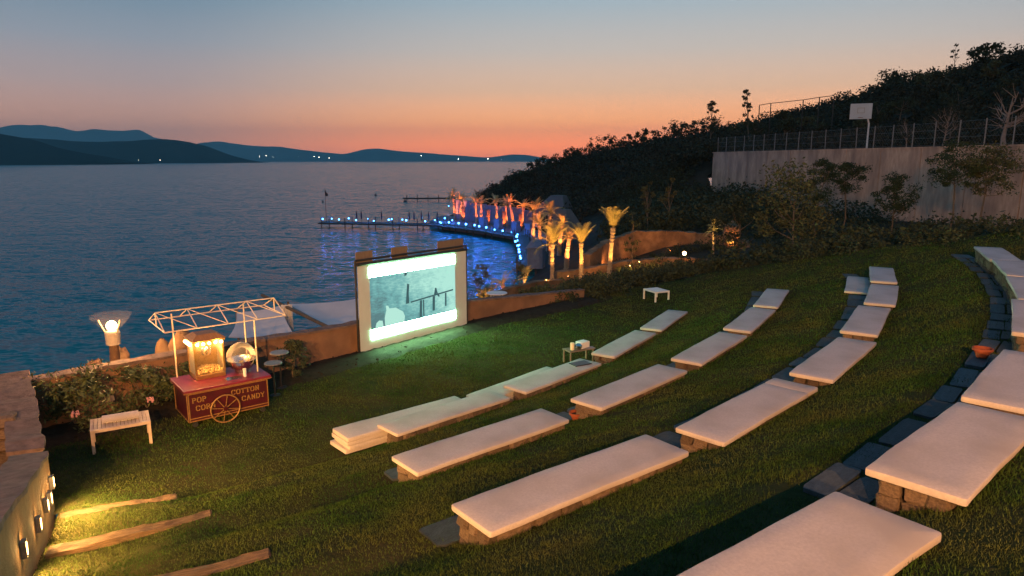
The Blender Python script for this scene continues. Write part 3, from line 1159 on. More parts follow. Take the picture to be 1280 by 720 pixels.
scatter('hillside_scrub', 'dense dark scrub covering the hillside above the long wall',
        scatter_pts(hill_z, lambda x, y: (wall_side(x, y)[0] > 9) & (wall_side(x, y)[1] > -2) | ((wall_side(x, y)[1] < 2) & (wall_side(x, y)[0] > -1) & (y < 150) & (x > 24)), 20, 100, 20, 155, 5200, 1.3, 3.1, 3), 1, 65, .42, M_scrub, 5)
scatter('headland_scrub', 'dense dark maquis covering the headland behind the cove',
        scatter_pts(bank_z, lambda x, y: (wall_side(x, y)[1] < -1) & (bank_z(x, y) > -3.6) & (y > 96), -12, 62, 92, 185, 3000, 1.6, 3.4, 4), 1, 65, .45, M_scrub, 6)
scatter('wall_foot_scrub', 'low dark scrub on the bank at the foot of the long wall',
        scatter_pts(bank_z, lambda x, y: (wall_side(x, y)[0] < -.8) & (wall_side(x, y)[1] > -6) & ~in_lawn(x, y) & (bank_z(x, y) > -.2) & (y > 26 + np.maximum(0, 18 - x) * .5) & (x > 10), 9, 36, 22, 95, 1500, .8, 1.9, 5), 1, 70, .20, M_leafdark, 7)
scatter('slope_scrub', 'dark wooded slope behind the garden terraces',
        scatter_pts(bank_z, lambda x, y: (wall_side(x, y)[0] < -1.5) & (bank_z(x, y) > -1.9) & (y > 57), 5, 30, 56, 104, 900, 1.3, 3.0, 8), 1, 80, .32, M_leafdark, 9)

# ------------------------------------------------------------------ long retaining wall with its fence
WLEN = float(np.linalg.norm(WL1 - WL0))
wall_ang = math.atan2(wd_[1], wd_[0])
WT = 6.72
w = thing('retaining_wall', 'long grey pink rendered retaining wall below the hillside fence', 'wall', (WL0[0], WL0[1], 0), wall_ang)
# local: x along the wall, y: sign toward hill
hy = 1 if np.dot(wn_, (-math.sin(wall_ang), math.cos(wall_ang))) > 0 else -1
bx = 0
pan = 0
while bx < WLEN - .1:
    ln = min(4.6, WLEN - bx)
    mb = MB()
    mb.box((bx + ln / 2, hy * .5, (WT - 2.5) / 2), (ln - .07, 1.0 + .03 * (int(bx) % 2), WT + 2.5))
    mb.build('wall_panel', M_retain, w)
    bx += ln
MB().box((-.5, hy * 9, (WT - 2.5) / 2), (.9, 17, WT + 2.5)).build('return_wall', M_retain, w)
MB().box((WLEN / 2, hy * .5, WT + .06), (WLEN + .1, 1.1, .12)).build('coping', M_retain, w)

f = thing('wall_fence', 'wire mesh fence with pale posts along the top of the long wall', 'fence', (WL0[0], WL0[1], WT + .12), wall_ang)
post = MB().tube([(0, 0, 0), (0, 0, 1.85)], .045, 6).mesh('post', M_metalgrey)
sp = 2.32
npost = int(WLEN / sp) + 1
for i in range(npost):
    link('post', post, None, f, (i * sp + .3, hy * .5, 0), (random.uniform(-.02, .02), random.uniform(-.02, .02), 0))
mb = MB()
for z in (.1, .65, 1.2, 1.75):
    mb.tube([(0, hy * .5, z), (WLEN, hy * .5, z)], .007, 4)
mb.build('wire', M_metalgrey, f)
mb = MB()
for i in range(int(WLEN / .3)):
    for s in (-1, 1):
        mb.tube([(i * .3, hy * .5 + .02 * s, .1), (i * .3 + s * 1.6, hy * .5 + .02 * s, 1.75)], .003, 3, cap=False)
tag(mb.build('mesh_wire', M_metalgrey, f), kind='stuff')

# basketball board on the court behind the fence
t = thing('basketball_hoop', 'white basketball backboard on a bent post above the fence', 'backboard', (34.1, 67.5, 6.4), R(-28))
MB().bevbox((-.55, 0, 4.05), (1.9, .06, 1.45), .01).build('backboard', M_sheet, t)
MB().box((-.55, -.045, 3.9), (.62, .02, .03)).box((-.55, -.045, 4.35), (.62, .02, .03)).box((-.845, -.045, 4.125), (.03, .02, .42)).box((-.255, -.045, 4.125), (.03, .02, .42)).build('target_frame', M_metalgrey, t)
MB().tube([(.22, .35, 0), (.22, .35, 2.9), (.05, .2, 3.45), (-.35, .06, 3.95)], [.09, .08, .07, .06], 8).build('post', M_white, t)
mb = MB()
ring = [(-.55 + .23 * math.cos(a), -.34 + .23 * math.sin(a), 3.45) for a in np.linspace(0, 6.283, 17)]
mb.tube(ring, .012, 5)
mb.tube([(-.55, -.03, 3.45), (-.55, -.11, 3.45)], .02, 5)
mb.build('hoop', M_terracotta, t)

# tall rail fence of the upper court on the skyline
t = thing('court_fence', 'thin dark rail fence on the skyline left of the backboard', 'fence', (0, 0, 0))
cp = []
for px, py, d in ((948, 139, 104), (962, 137, 103), (1002, 133, 100), (1022, 130, 99), (1040, 128, 98)):
    u = (px - 640) / 868
    cp.append(Vector((u * d * .99, d, 6.5 + (200 - py) / 868 * d)))
for c in cp:
    zb = float(hill_z(c.x, c.y))
    MB().tube([(c.x, c.y, zb - .3), tuple(c)], .07, 6).build('post', M_black, t)
MB().tube(cp, .05, 5).build('rail', M_black, t)
MB().tube([c - Vector((0, 0, 1.2)) for c in cp], .035, 5).build('rail', M_black, t)

# ------------------------------------------------------------------ trees on the bank and the hill
bz = lambda x, y: float(bank_z(x, y))
hz = lambda x, y: float(hill_z(x, y))
tree('bushy_tree', 'broad olive green tree with a thin trunk in front of the wall, left part', 13.9, 33.8, bz(13.9, 33.8), 5.0, 4.8, 3.9, M_leafolive, 11, .08, 4200, .17, 34)
tree('bushy_tree', 'low dark rounded tree left of the broad olive one, below the wall corner', 13.6, 41.0, bz(13.6, 41), 4.2, 3.8, 3.4, M_leafdark, 12, .07, 2600, .19, 24)
tree('pine_tree', 'small dark pine with two tufts, immediately right of the broad tree', 19.6, 43.5, bz(19.6, 43.5), 5.6, 2.2, 2.8, M_leafpine, 13, .055, 3600, .13, 28, squash=.6)
tree('pine_tree', 'dark flat topped pine second from the left against the wall', 21.2, 44.2, bz(21.2, 44.2), 5.4, 2.9, 2.2, M_leafpine, 14, .055, 4600, .13, 36, squash=.55, top_bias=.6)
tree('pine_tree', 'lone round headed pine standing in the middle of the wall', 22.0, 39.5, bz(22, 39.5), 4.3, 2.3, 2.6, M_leafpine, 15, .055, 4000, .13, 36, squash=.7)
tree('pine_tree', 'tall slim trunked pine reaching the fence, left of the last pair', 23.2, 36.3, bz(23.2, 36.3), 5.5, 2.5, 2.6, M_leafpine, 16, .055, 3800, .13, 34, squash=.65)
tree('pine_tree', 'wide crowned pine at the right end with yellowish top', 24.6, 35.6, bz(24.6, 35.6), 5.1, 3.1, 2.6, M_leafolive, 17, .055, 5400, .13, 48, squash=.65, top_bias=.4)
tree('young_tree', 'thin brown sapling on the terrace, left of a similar one', 11.6, 59.0, bz(11.6, 59) - .2, 5.4, 1.3, 4.2, M_leafolive, 18, .06, 650, .22, 14, group='saplings behind the garden terraces')
tree('young_tree', 'thin brown sapling on the terrace, right of a similar one', 13.2, 58.0, bz(13.2, 58) - .2, 5.2, 1.5, 3.9, M_leafolive, 19, .06, 750, .22, 14, group='saplings behind the garden terraces')
tree('young_tree', 'dark bare looking sapling before the orange garden wall', 7.6, 43.0, bz(7.6, 43), 4.2, 1.1, 3.0, M_leafdark, 20, .04, 260, .18, 10, group='saplings behind the garden terraces')
tree('bare_tree', 'pale leafless tree with spreading limbs on the hillside at right', 38.5, 54.5, 6.6, 4.6, 3.4, 2.9, M_scrub, 21, .20, 160, .2, 18, bare=True, bark=M_paletrunk, group='trees on the hillside')
tree('bare_tree', 'grey thin tree behind the fence, right of the backboard', 37.5, 60.5, 6.5, 3.9, 2.6, 2.9, M_scrub, 22, .09, 420, .2, 18, bare=True, bark=M_paletrunk, group='trees on the hillside')
tree('bare_tree', 'slight grey tree just right of the backboard post', 37.0, 65.5, 6.5, 3.2, 1.6, 2.2, M_scrub, 23, .07, 300, .2, 12, bare=True, bark=M_paletrunk, group='trees on the hillside')
tree('poplar_tree', 'thin feathery tree on the skyline at the left corner of the wall', 28.9, 101.5, hz(28.9, 101.5) - .3, 15.2 - hz(28.9, 101.5), 1.7, 5.6, M_leafdark, 24, .10, 800, .34, 22, group='thin trees on the skyline')
tree('poplar_tree', 'tallest thin tree on the skyline, left of the rail fence', 33.6, 101.0, hz(33.6, 101) - .3, 16.6 - hz(33.6, 101), 1.6, 6.2, M_leafdark, 25, .10, 850, .34, 22, group='thin trees on the skyline')
tree('skyline_tree', 'small spreading dark tree on the skyline beside the rail fence', 38.6, 99.0, hz(38.6, 99) - .2, 5.2, 3.6, 3.0, M_leafdark, 26, .14, 1100, .40, 18, group='trees on the skyline')
tree('skyline_tree', 'low wide dark tree on the ridge right of the backboard', 61.8, 114.0, hz(61.8, 114) - .3, 4.4, 7.6, 3.2, M_leafdark, 27, .18, 1800, .50, 30, group='trees on the skyline')
tree('skyline_tree', 'rounded dark tree on the ridge near the right edge', 70.5, 106.0, hz(70.5, 106), 3.6, 5.0, 2.8, M_leafdark, 28, .15, 1300, .5, 22, group='trees on the skyline')
tree('poplar_tree', 'wispy sapling on the ridge in the upper right', 69.5, 112.0, hz(69.5, 112), 5.6, 1.2, 3.0, M_leafdark, 29, .07, 60, .5, 7, group='thin trees on the skyline')
tree('poplar_tree', 'bare twiggy sapling on the headland skyline left of centre', 16.5, 146, bz(16.5, 146), 5.6, 1.0, 3.8, M_leafdark, 30, .07, 70, .4, 8, group='thin trees on the skyline')
tree('skyline_tree', 'small dark tree at the low end of the headland skyline', 7.0, 152, bz(7, 152) - .3, 4.6, 4.0, 3.2, M_leafdark, 31, .14, 900, .45, 16, group='trees on the skyline')
tree('skyline_tree', 'dark leafy tree on the headland skyline beside the twiggy sapling', 12.4, 148, bz(12.4, 148) - .3, 4.8, 4.4, 3.4, M_leafdark, 32, .14, 1000, .45, 16, group='trees on the skyline')

sk = random.Random(31)
for i in range(14):
    f_ = i / 13
    px_ = 655 + 235 * f_ + sk.uniform(-7, 7)
    d_ = 158 - 22 * f_ + sk.uniform(-8, 5)
    x, y = (px_ - 640) / 868 * d_, d_
    h_ = sk.uniform(3.2, 5.4)
    tree('maquis_tree', ORD[i] + ' dark tree from the left along the headland skyline', x, y, bz(x, y) - .3, h_, h_ * sk.uniform(.55, 1.2), h_ * sk.uniform(.5, .75), M_leafdark, 700 + i, .12, 700, .42, 14, group='trees along the headland skyline')
for i in range(15):
    f_ = i / 14
    px_ = 925 + 350 * f_ + sk.uniform(-9, 9)
    d_ = 118 - 26 * f_ + sk.uniform(-14, 6)
    x, y = (px_ - 640) / 868 * d_, d_
    s_, t_2 = wall_side(x, y)
    h_ = sk.uniform(2.6, 4.6)
    tree('maquis_tree', ORD[i] + ' dark tree from the left on the upper hillside', x, y, (hz if t_2 > .2 else bz)(x, y) - .3, h_, h_ * sk.uniform(.6, 1.3), h_ * sk.uniform(.5, .75), M_leafdark if i % 3 else M_leafolive, 720 + i, .10, 700, .36, 14, group='trees on the upper hillside')

# planted masses: many low shrubs grown into one another


def bush_mass(name, label, items, leafm, leaf, per, seed, aspect=.45):
    r = np.random.default_rng(seed)
    P = []
    for (x, y, z, h, w_) in items:
        nc = 12
        cs = np.c_[r.uniform(-.5, .5, nc) * w_ + x, r.uniform(-.5, .5, nc) * w_ + y, r.uniform(.12, .85, nc) * h + z]
        P.append(clump_points(cs, r.uniform(.16, .3, nc) * w_, per // nc, r))
    V, F = leaf_quads(np.concatenate(P), leaf, r, aspect, .2)
    o = np_mesh(name, V, F, leafm)
    return tag(o, label, 'hedge', kind='stuff')


HX = [(1.8, 28.0), (3.2, 29.3), (4.6, 30.8), (6.0, 32.2), (7.4, 33.0), (8.8, 33.3), (10.2, 32.9), (11.5, 32.0), (12.7, 31.0), (13.9, 29.8), (15.0, 28.5), (16.0, 27.0), (16.8, 25.6), (17.5, 24.2), (18.1, 22.8), (18.8, 21.2), (19.6, 19.6)]
items = []
for i, (x, y) in enumerate(HX):
    for j in range(4):
        ox, oy = random.uniform(-.7, .7) + (j % 3) * .9, random.uniform(-.4, .5) + (j % 3) * 1.0
        items.append((x + ox, y + oy, bz(x + ox, y + oy) - .1, random.uniform(.5, 1.3) * (1.15 if x > 12 else .85), random.uniform(1.1, 1.9)))
bush_mass('hedge', 'dark unclipped hedge along the far edge of the lawn', items, M_leafdark, .13, 620, 200)

# ------------------------------------------------------------------ seawall of the lawn
def wall_run(poly, z0, z1s, th, parent, m, cap_m=None, name='wall_face', bumpy=.0, seed=0):
    """a wall of thickness th along a polyline, top height varying point to point, with a rough coping"""
    r = np.random.default_rng(seed)
    P = []
    Z = []
    for i in range(len(poly) - 1):
        a, b = Vector((*poly[i], 0)), Vector((*poly[i + 1], 0))
        n = max(1, int((b - a).length / .35))
        for k in range(n):
            P.append(a.lerp(b, k / n))
            Z.append(z1s[i] + (z1s[i + 1] - z1s[i]) * k / n)
    P.append(Vector((*poly[-1], 0)))
    Z.append(z1s[-1])
    for (nm, mm, lo, hi, tt, jit) in ((name, m, None, 0, th, .0), ('coping', cap_m, -.0, .07, th + .06, bumpy)):
        if mm is None:
            continue
        V, F = [], []
        for i, p in enumerate(P):
            d = (P[min(i + 1, len(P) - 1)] - P[max(i - 1, 0)]).normalized()
            nrm = Vector((-d.y, d.x, 0))
            a, b = p + nrm * tt / 2, p - nrm * tt / 2
            zl = z0 if lo is None else Z[i] + .002
            zt = Z[i] + hi
            js = r.uniform(-jit, jit, 6)
            V += [(a.x + js[0], a.y + js[1], zl), (b.x + js[2], b.y + js[3], zl), (b.x + js[2], b.y + js[3], zt + js[4]), (a.x + js[0], a.y + js[1], zt + js[5])]
        for i in range(len(P) - 1):
            o = i * 4
            for k in range(4):
                F.append((o + k, o + (k + 1) % 4, o + 4 + (k + 1) % 4, o + 4 + k))
        F.append((3, 2, 1, 0))
        e = (len(P) - 1) * 4
        F.append((e, e + 1, e + 2, e + 3))
        MB().add(V, F).build(nm, mm, parent)


sw = thing('sea_wall', 'terracotta plaster wall along the sea side of the lawn', 'wall')
wall_run(SEAWALL, -1.2, [1.12, 1.08, .98, .86, .74, .42, .3], .34, sw, M_plaster, M_wallcap, bumpy=.02)

# planting bed of bare soil along the wall
V, F = [], []
pp = []
for (a, b) in zip(SEAWALL[:-1], SEAWALL[1:]):
    a = Vector((*a, 0))
    b = Vector((*b, 0))
    n = int((b - a).length / .16)
    for k in range(n):
        pp.append(a.lerp(b, k / n))
prf = [(.1, .04), (.4, .10), (.7, .11), (1.0, .09), (1.25, .05), (1.5, -.03)]
for i, p in enumerate(pp):
    d = (pp[min(i + 1, len(pp) - 1)] - pp[max(i - 1, 0)]).normalized()
    nr = Vector((d.y, -d.x, 0))
    for (o_, z) in prf:
        e = o_ + (.18 * float(wob(p.x, p.y, 2.5)) if o_ > 1.1 else 0)
        q_ = p + nr * e
        V.append((q_.x, q_.y, z + random.uniform(-.02, .02)))
for i in range(len(pp) - 1):
    for k in range(len(prf) - 1):
        a = i * len(prf) + k
        F.append((a, a + 1, a + len(prf) + 1, a + len(prf)))
o = np_mesh('soil_bed', V, F, M_soil, smooth=True)
tag(o, 'dark strip of bare soil along the foot of the sea wall', kind='structure')
clod = stone_mesh(77).copy()
clod.materials.clear()
clod.materials.append(M_soil)
P = []
r = np.random.default_rng(5)
cl = []
for i in range(170):
    p = pp[r.integers(len(pp))]
    d = r.uniform(.2, 1.4)
    i0 = r.integers(len(pp) - 1)
    p = pp[i0]
    dd = (pp[i0 + 1] - p).normalized()
    q_ = p + Vector((dd.y, -dd.x, 0)) * d
    cl.append((q_.x, q_.y, .08, r.uniform(.02, .06)))
Vc, Fc = [], []
base = [v.co.copy() for v in clod.vertices]
fb = [tuple(p.vertices) for p in clod.polygons]
mbc = MB()
for (x, y, z, s) in cl:
    mm = Matrix.Rotation(r.uniform(0, 6), 3, 'Z')
    mbc.add([mm @ b * s + Vector((x, y, z)) for b in base], fb)
tag(mbc.build('soil_clods', M_soil), 'crumbled clods of earth in the soil bed', 'soil', kind='stuff')

# flowering shrubs against the wall
bush('oleander_bush', 'large leafy oleander in the left wall corner with a pink bloom', -9.55, 14.35, 0, 1.35, 1.75, M_leafole, 71, 2000, .15, 'oleanders against the sea wall', 'bush', .24)
bush('oleander_bush', 'rounded oleander behind the slatted table', -8.55, 15.35, 0, 1.25, 1.45, M_leafole, 72, 1700, .15, 'oleanders against the sea wall', 'bush', .24)
bush('oleander_bush', 'smaller yellowish bush just left of the popcorn cart', -7.75, 16.15, 0, 1.05, .95, M_leafole, 73, 900, .15, 'oleanders against the sea wall', 'bush', .24)
bush('oleander_bush', 'small dark bush behind the right end of the popcorn cart', -5.95, 17.75, 0, 1.25, .8, M_leafdark, 74, 700, .13, 'oleanders against the sea wall', 'bush', .3)
for i, (x, y, z, lab) in enumerate([(-9.25, 13.72, .55, 'pink bloom low on the large oleander'), (-8.75, 14.15, .18, 'small pink flower near the slatted table'), (-8.2, 14.75, .5, 'pink flower at the right of the rounded oleander')]):
    mb = MB()
    for k in range(14):
        a = random.uniform(0, 6.28)
        mb.sphere((.06 * math.cos(a), .06 * math.sin(a), random.uniform(-.04, .05)), random.uniform(.015, .035), 6, 4)
    tag(mb.build('flower', M_flower, None, (x, y, z)), lab, 'flower', 'pink flowers')

# ------------------------------------------------------------------ left aisle wall
def rad_pt(rad, off=0.0, th=TH0):
    a = R(th)
    return (CX + rad * math.cos(a) + off * math.sin(a), CY + rad * math.sin(a) - off * math.cos(a))   # positive off: to the left of the aisle


aw = thing('aisle_wall', 'sand plaster wall with small lamps at the lower left', 'wall')
rs = [30.75, 33, 36, 39, 41.2]
pl = [rad_pt(q_, .28) for q_ in rs]
wall_run(pl, -1.5, [1.12, 1.62, 2.31, 3.0, 3.45], .46, aw, M_aisle, M_wallcap, bumpy=.025, seed=4)

mw = thing('masonry_wall', 'wide rough topped masonry wall in the lower left corner', 'wall')
E0, E1, E2 = Vector((-10.62, 14.36, 0)), Vector((-9.05, 12.32, 0)), Vector((-7.80, 10.66, 0))
for (pts, th, tops, sd_) in (((E0, E1), 1.75, [1.22, 1.17], 6), ((E1 - (E1 - E0).normalized() * .03, E2), .46, [1.18, 1.10], 7)):
    pl = [(p.x - .79 * th / 2, p.y - .61 * th / 2) for p in pts]
    wall_run(pl, -1.5, tops, th, mw, M_gravelwall, M_wallcap, bumpy=.04, seed=sd_)
# broken pier between the two walls
rnd = random.Random(4)
mb = MB()
px_, py_ = -9.35, 11.55
t = thing('stone_pier', 'broken stone pier end between the two left walls', 'pier', (px_, py_, 0), R(TH0))
for kz in range(6):
    for kx in range(2):
        place_stone(t, (-.1 + rnd.uniform(-.04, .04), -.22 + kx * .42, .15 + kz * .21), (.5, .42, .22), 0, rnd)
# dark ground behind the walls
xs = [rad_pt(24.5, 1.5), rad_pt(50, 1.0), rad_pt(50, 14), rad_pt(24.5, 14)]
o = MB().add([(x, y, -.6 + (i in (1, 2)) * 2.6) for i, (x, y) in enumerate(xs)], [(0, 1, 2, 3)]).build('ground', M_rockground)
tag(o, 'dark ground behind the left walls', kind='structure')
for i, (rad, off) in enumerate([(29.9, 2.6), (31.6, 1.3), (33.2, 1.5), (34.6, 1.4), (32.2, 2.8)]):
    x, y = rad_pt(rad, off)
    bush('dark_shrub', 'dark shrub behind the lower left wall, ' + ('by its far end', 'second from its far end', 'third along it', 'nearest the camera', 'farthest out from it')[i], x, y, -.4 + .12 * i, 1.15 + .2 * i, 1.3, M_leafdark, 400 + i, 600, .12, 'shrubs behind the lower left wall', 'shrub')
t = thing('plastic_crate', 'dark lidded plastic tub behind the lower left wall', 'tub', (-9.1, 10.6, .05), R(30))
MB().lathe([(.22, 0), (.26, .38), (.29, .40), (.29, .43)], 20, cap=True).build('tub', M_dark, t)
MB().lathe([(.285, .432), (.24, .47), (.05, .49)], 20, cap=True).build('lid', M_metalgrey, t)

# wall lamps
SC = []


def sconce(x, y, z, rz, label, power=330, aim=-.55):
    """open-fronted metal box with a short glowing tube; local -y is out of the wall"""
    t = thing('wall_lamp', label, 'lamp', (x, y, z), rz, 'small lamps on the aisle wall')
    mb = MB()
    mb.box((0, -.006, .0), (.14, .012, .25))
    mb.box((0, -.046, .125), (.14, .068, .012))
    mb.box((0, -.046, -.125), (.14, .068, .012))
    mb.box((-.065, -.046, 0), (.010, .068, .238))
    mb.build('housing', M_metalgrey, t)
    MB().tube([(0, -.075, -.10), (0, -.075, .10)], .013, 8).build('glow_tube', M_sconce, t)
    t.scale = (.75, .75, .78)
    spot_light(t, (0, -.16, .02), (0, -1.16, aim), power, (1, .46, .15) if power > 1000 else (1, .52, .14), 150, .5, .03)
    point_light(t, (.0, -.13, .02), 11, (1, .52, .15), .03)
    return t


out_ang = R(TH0) + math.pi       # local -y must point to +theta side of the wall
SCN = [(31.05, .77, 'farthest of the lit wall lamps, by the wall end'), (31.6, .74, 'second farthest lit wall lamp'), (32.1, .86, 'middle one of the five lit wall lamps'),
       (33.1, 1.05, 'second nearest lit wall lamp, with visible metal hood'), (34.5, 1.43, 'nearest lit wall lamp at the lower left edge')]
SCN += [(36.6, 1.95, 'lit wall lamp farther up the aisle, beyond the left frame edge'), (39.4, 2.6, 'lit wall lamp high up the aisle beside the top row')]
for (rad, z, lab) in SCN:
    x, y = rad_pt(rad, .045)
    sconce(x, y, z, R(TH0) + math.pi, lab)

# the house terrace behind the top row, with the same kind of lamps on its wall (behind the camera)
o = MB().add([(-22, -42, 4.25), (26, -42, 4.25), (26, -4.6, 4.25), (-1, -6.2, 4.25), (-12, -12, 4.25)], [(0, 1, 2, 3, 4)]).build('house_terrace', M_slab)
tag(o, 'paved house terrace behind the top row of seats', kind='structure')
tw = thing('house_wall', 'plaster wall of the house behind the seats', 'wall')
wall_run([(-16, -15.2), (-6, -15.2), (9, -15.2)], 3.5, [12.6, 12.6, 12.6], .4, tw, M_aisle, M_wallcap, bumpy=.02, seed=12)
for i, (x, y) in enumerate(((-3.4, -14.96), (2.2, -14.96))):
    sconce(x, y, 10.9, R(180), ('lit lamp on the house wall, nearer the aisle', 'lit lamp on the house wall, farther from the aisle')[i], 20500, -.38)

# ------------------------------------------------------------------ post lantern beyond the wall
t = thing('post_lantern', 'glowing post lantern with a wide faint glass funnel, beyond the sea wall', 'lamp', (-9.95, 16.5, -1.0))
MB().tube([(0, 0, -1.5), (0, 0, 2.45)], [.12, .11], 16).build('post', M_aisle, t, smooth=True)
MB().lathe([(.12, 2.30), (.165, 2.32), (.175, 2.62), (.14, 2.66), (.02, 2.66)], 20).build('collar', M_cream, t, smooth=True)
MB().sphere((0, 0, 2.79), .125, 16, 12).build('bulb', M_bulbhot, t, smooth=True)
MB().lathe([(.16, 2.66), (.26, 2.80), (.42, 2.98), (.47, 3.08)], 32).build('glass_funnel', M_funnel, t, smooth=True)
for s in (-1, 1):
    MB().tube([(s * .15, -.05, 2.64), (s * .25, -.07, 2.88), (s * .27, -.07, 2.95)], .018, 6).build('bracket', M_cream, t)
MB().lathe([(.30, -.6), (.32, .8), (.24, .95)], 12, cap=True).build('plinth', M_gravelwall, t)
point_light(t, (0, 0, 2.95), 620, (1, .50, .17), .09)


def boulder(name, label, x, y, z, sx, sy, sz, m, seed, cat='boulder', group=None):
    r = random.Random(seed)
    bm = bmesh.new()
    bmesh.ops.create_icosphere(bm, subdivisions=3, radius=1)
    ph = [r.uniform(0, 6) for _ in range(6)]
    for v in bm.verts:
        d = v.co.copy()
        k = 1 + .16 * math.sin(3 * d.x + ph[0]) * math.cos(2.5 * d.y + ph[1]) + .10 * math.sin(6 * d.z + ph[2] + 3 * d.x) + .06 * math.sin(11 * d.y + ph[3]) * math.sin(9 * d.x + ph[4])
        v.co = Vector((d.x * sx, d.y * sy, d.z * sz)) * k
    me = bpy.data.meshes.new(name)
    bm.to_mesh(me)
    bm.free()
    for p in me.polygons:
        p.use_smooth = True
    o = link(name, me, m, None, (x, y, z), (0, 0, r.uniform(0, 6)))
    tag(o, label, cat, group)
    return o


boulder('boulder', 'orange lit sandstone boulder left of the post lantern', -10.75, 16.85, .2, .32, .28, .62, M_garden, 1, group='boulders beyond the sea wall')
boulder('boulder', 'taller sandstone boulder right behind the lantern post', -10.55, 17.7, .3, .26, .24, .75, M_garden, 2, group='boulders beyond the sea wall')
boulder('boulder', 'sandstone boulder behind the left canopy post of the cart', -8.85, 17.75, .7, .3, .3, .7, M_garden, 3, group='boulders beyond the sea wall')
boulder('boulder', 'low sandstone boulder between the lantern and the cart', -9.5, 18.0, .35, .28, .28, .6, M_garden, 4, group='boulders beyond the sea wall')

# ------------------------------------------------------------------ popcorn cart
CARTX, CARTY, CARTR = -6.76, 15.19, R(39)


def text_mesh(s, size, ext=.004):
    c = bpy.data.curves.new('lettering', 'FONT')
    c.body = s
    c.size = size
    c.extrude = ext
    c.space_character = 1.15
    c.offset = .0012
    o = bpy.data.objects.new('lettering', c)
    COL.objects.link(o)
    bpy.context.view_layer.update()
    me = bpy.data.meshes.new_from_object(o.evaluated_get(bpy.context.evaluated_depsgraph_get()))
    bpy.data.objects.remove(o)
    return me


def slab_letters(s, cap):
    """block capitals with slab serifs, drawn as strokes; returns mesh in the xz plane facing -y"""
    G = {'P': [((.12, 0), (.12, 1)), ((.12, 1), (.5, 1)), ((.5, 1), (.66, .88)), ((.66, .88), (.66, .64)), ((.66, .64), (.5, .5)), ((.5, .5), (.12, .5)), ((0, 0), (.3, 0)), ((0, 1), (.12, 1))],
         'O': [((.22, 1), (.54, 1)), ((.54, 1), (.74, .78)), ((.74, .78), (.74, .22)), ((.74, .22), (.54, 0)), ((.54, 0), (.22, 0)), ((.22, 0), (.02, .22)), ((.02, .22), (.02, .78)), ((.02, .78), (.22, 1))],
         'C': [((.7, .8), (.52, 1)), ((.52, 1), (.22, 1)), ((.22, 1), (.02, .78)), ((.02, .78), (.02, .22)), ((.02, .22), (.22, 0)), ((.22, 0), (.54, 0)), ((.54, 0), (.7, .2)), ((.7, .8), (.7, 1))],
         'R': [((.12, 0), (.12, 1)), ((.12, 1), (.5, 1)), ((.5, 1), (.66, .88)), ((.66, .88), (.66, .66)), ((.66, .66), (.5, .52)), ((.5, .52), (.12, .52)), ((.4, .52), (.72, 0)), ((0, 0), (.28, 0)), ((.62, 0), (.8, 0)), ((0, 1), (.12, 1))],
         'N': [((.12, 0), (.12, 1)), ((.12, 1), (.66, 0)), ((.66, 0), (.66, 1)), ((0, 0), (.26, 0)), ((0, 1), (.14, 1)), ((.54, 1), (.8, 1))],
         'T': [((.38, 0), (.38, 1)), ((.02, 1), (.74, 1)), ((.24, 0), (.52, 0)), ((.02, 1), (.02, .84)), ((.74, 1), (.74, .84))],
         'A': [((.06, 0), (.38, 1)), ((.38, 1), (.70, 0)), ((.18, .36), (.58, .36)), ((-.04, 0), (.18, 0)), ((.58, 0), (.8, 0))],
         'D': [((.12, 0), (.12, 1)), ((.02, 1), (.46, 1)), ((.46, 1), (.72, .78)), ((.72, .78), (.72, .22)), ((.72, .22), (.46, 0)), ((.46, 0), (.02, 0))],
         'Y': [((.04, 1), (.38, .5)), ((.72, 1), (.38, .5)), ((.38, .5), (.38, 0)), ((.24, 0), (.52, 0)), ((-.04, 1), (.14, 1)), ((.62, 1), (.8, 1))]}
    mb = MB()
    x = 0
    for ch in s:
        if ch == ' ':
            x += .6
            continue
        for k, (a, b) in enumerate(G[ch]):
            a = Vector((a[0] + x, a[1])) * cap
            b = Vector((b[0] + x, b[1])) * cap
            d = b - a
            L = d.length
            vert = abs(d.y) > abs(d.x) * .8
            wd2 = (.21 if vert else .12) * cap
            Mx = Matrix.Rotation(-math.atan2(d.y, d.x), 4, 'Y')
            mid = (a + b) / 2
            mb.box((mid.x, -.0006 * k, mid.y), (L + wd2 * .6, .008, wd2), M=Mx)
        x += 1.02
    return mb


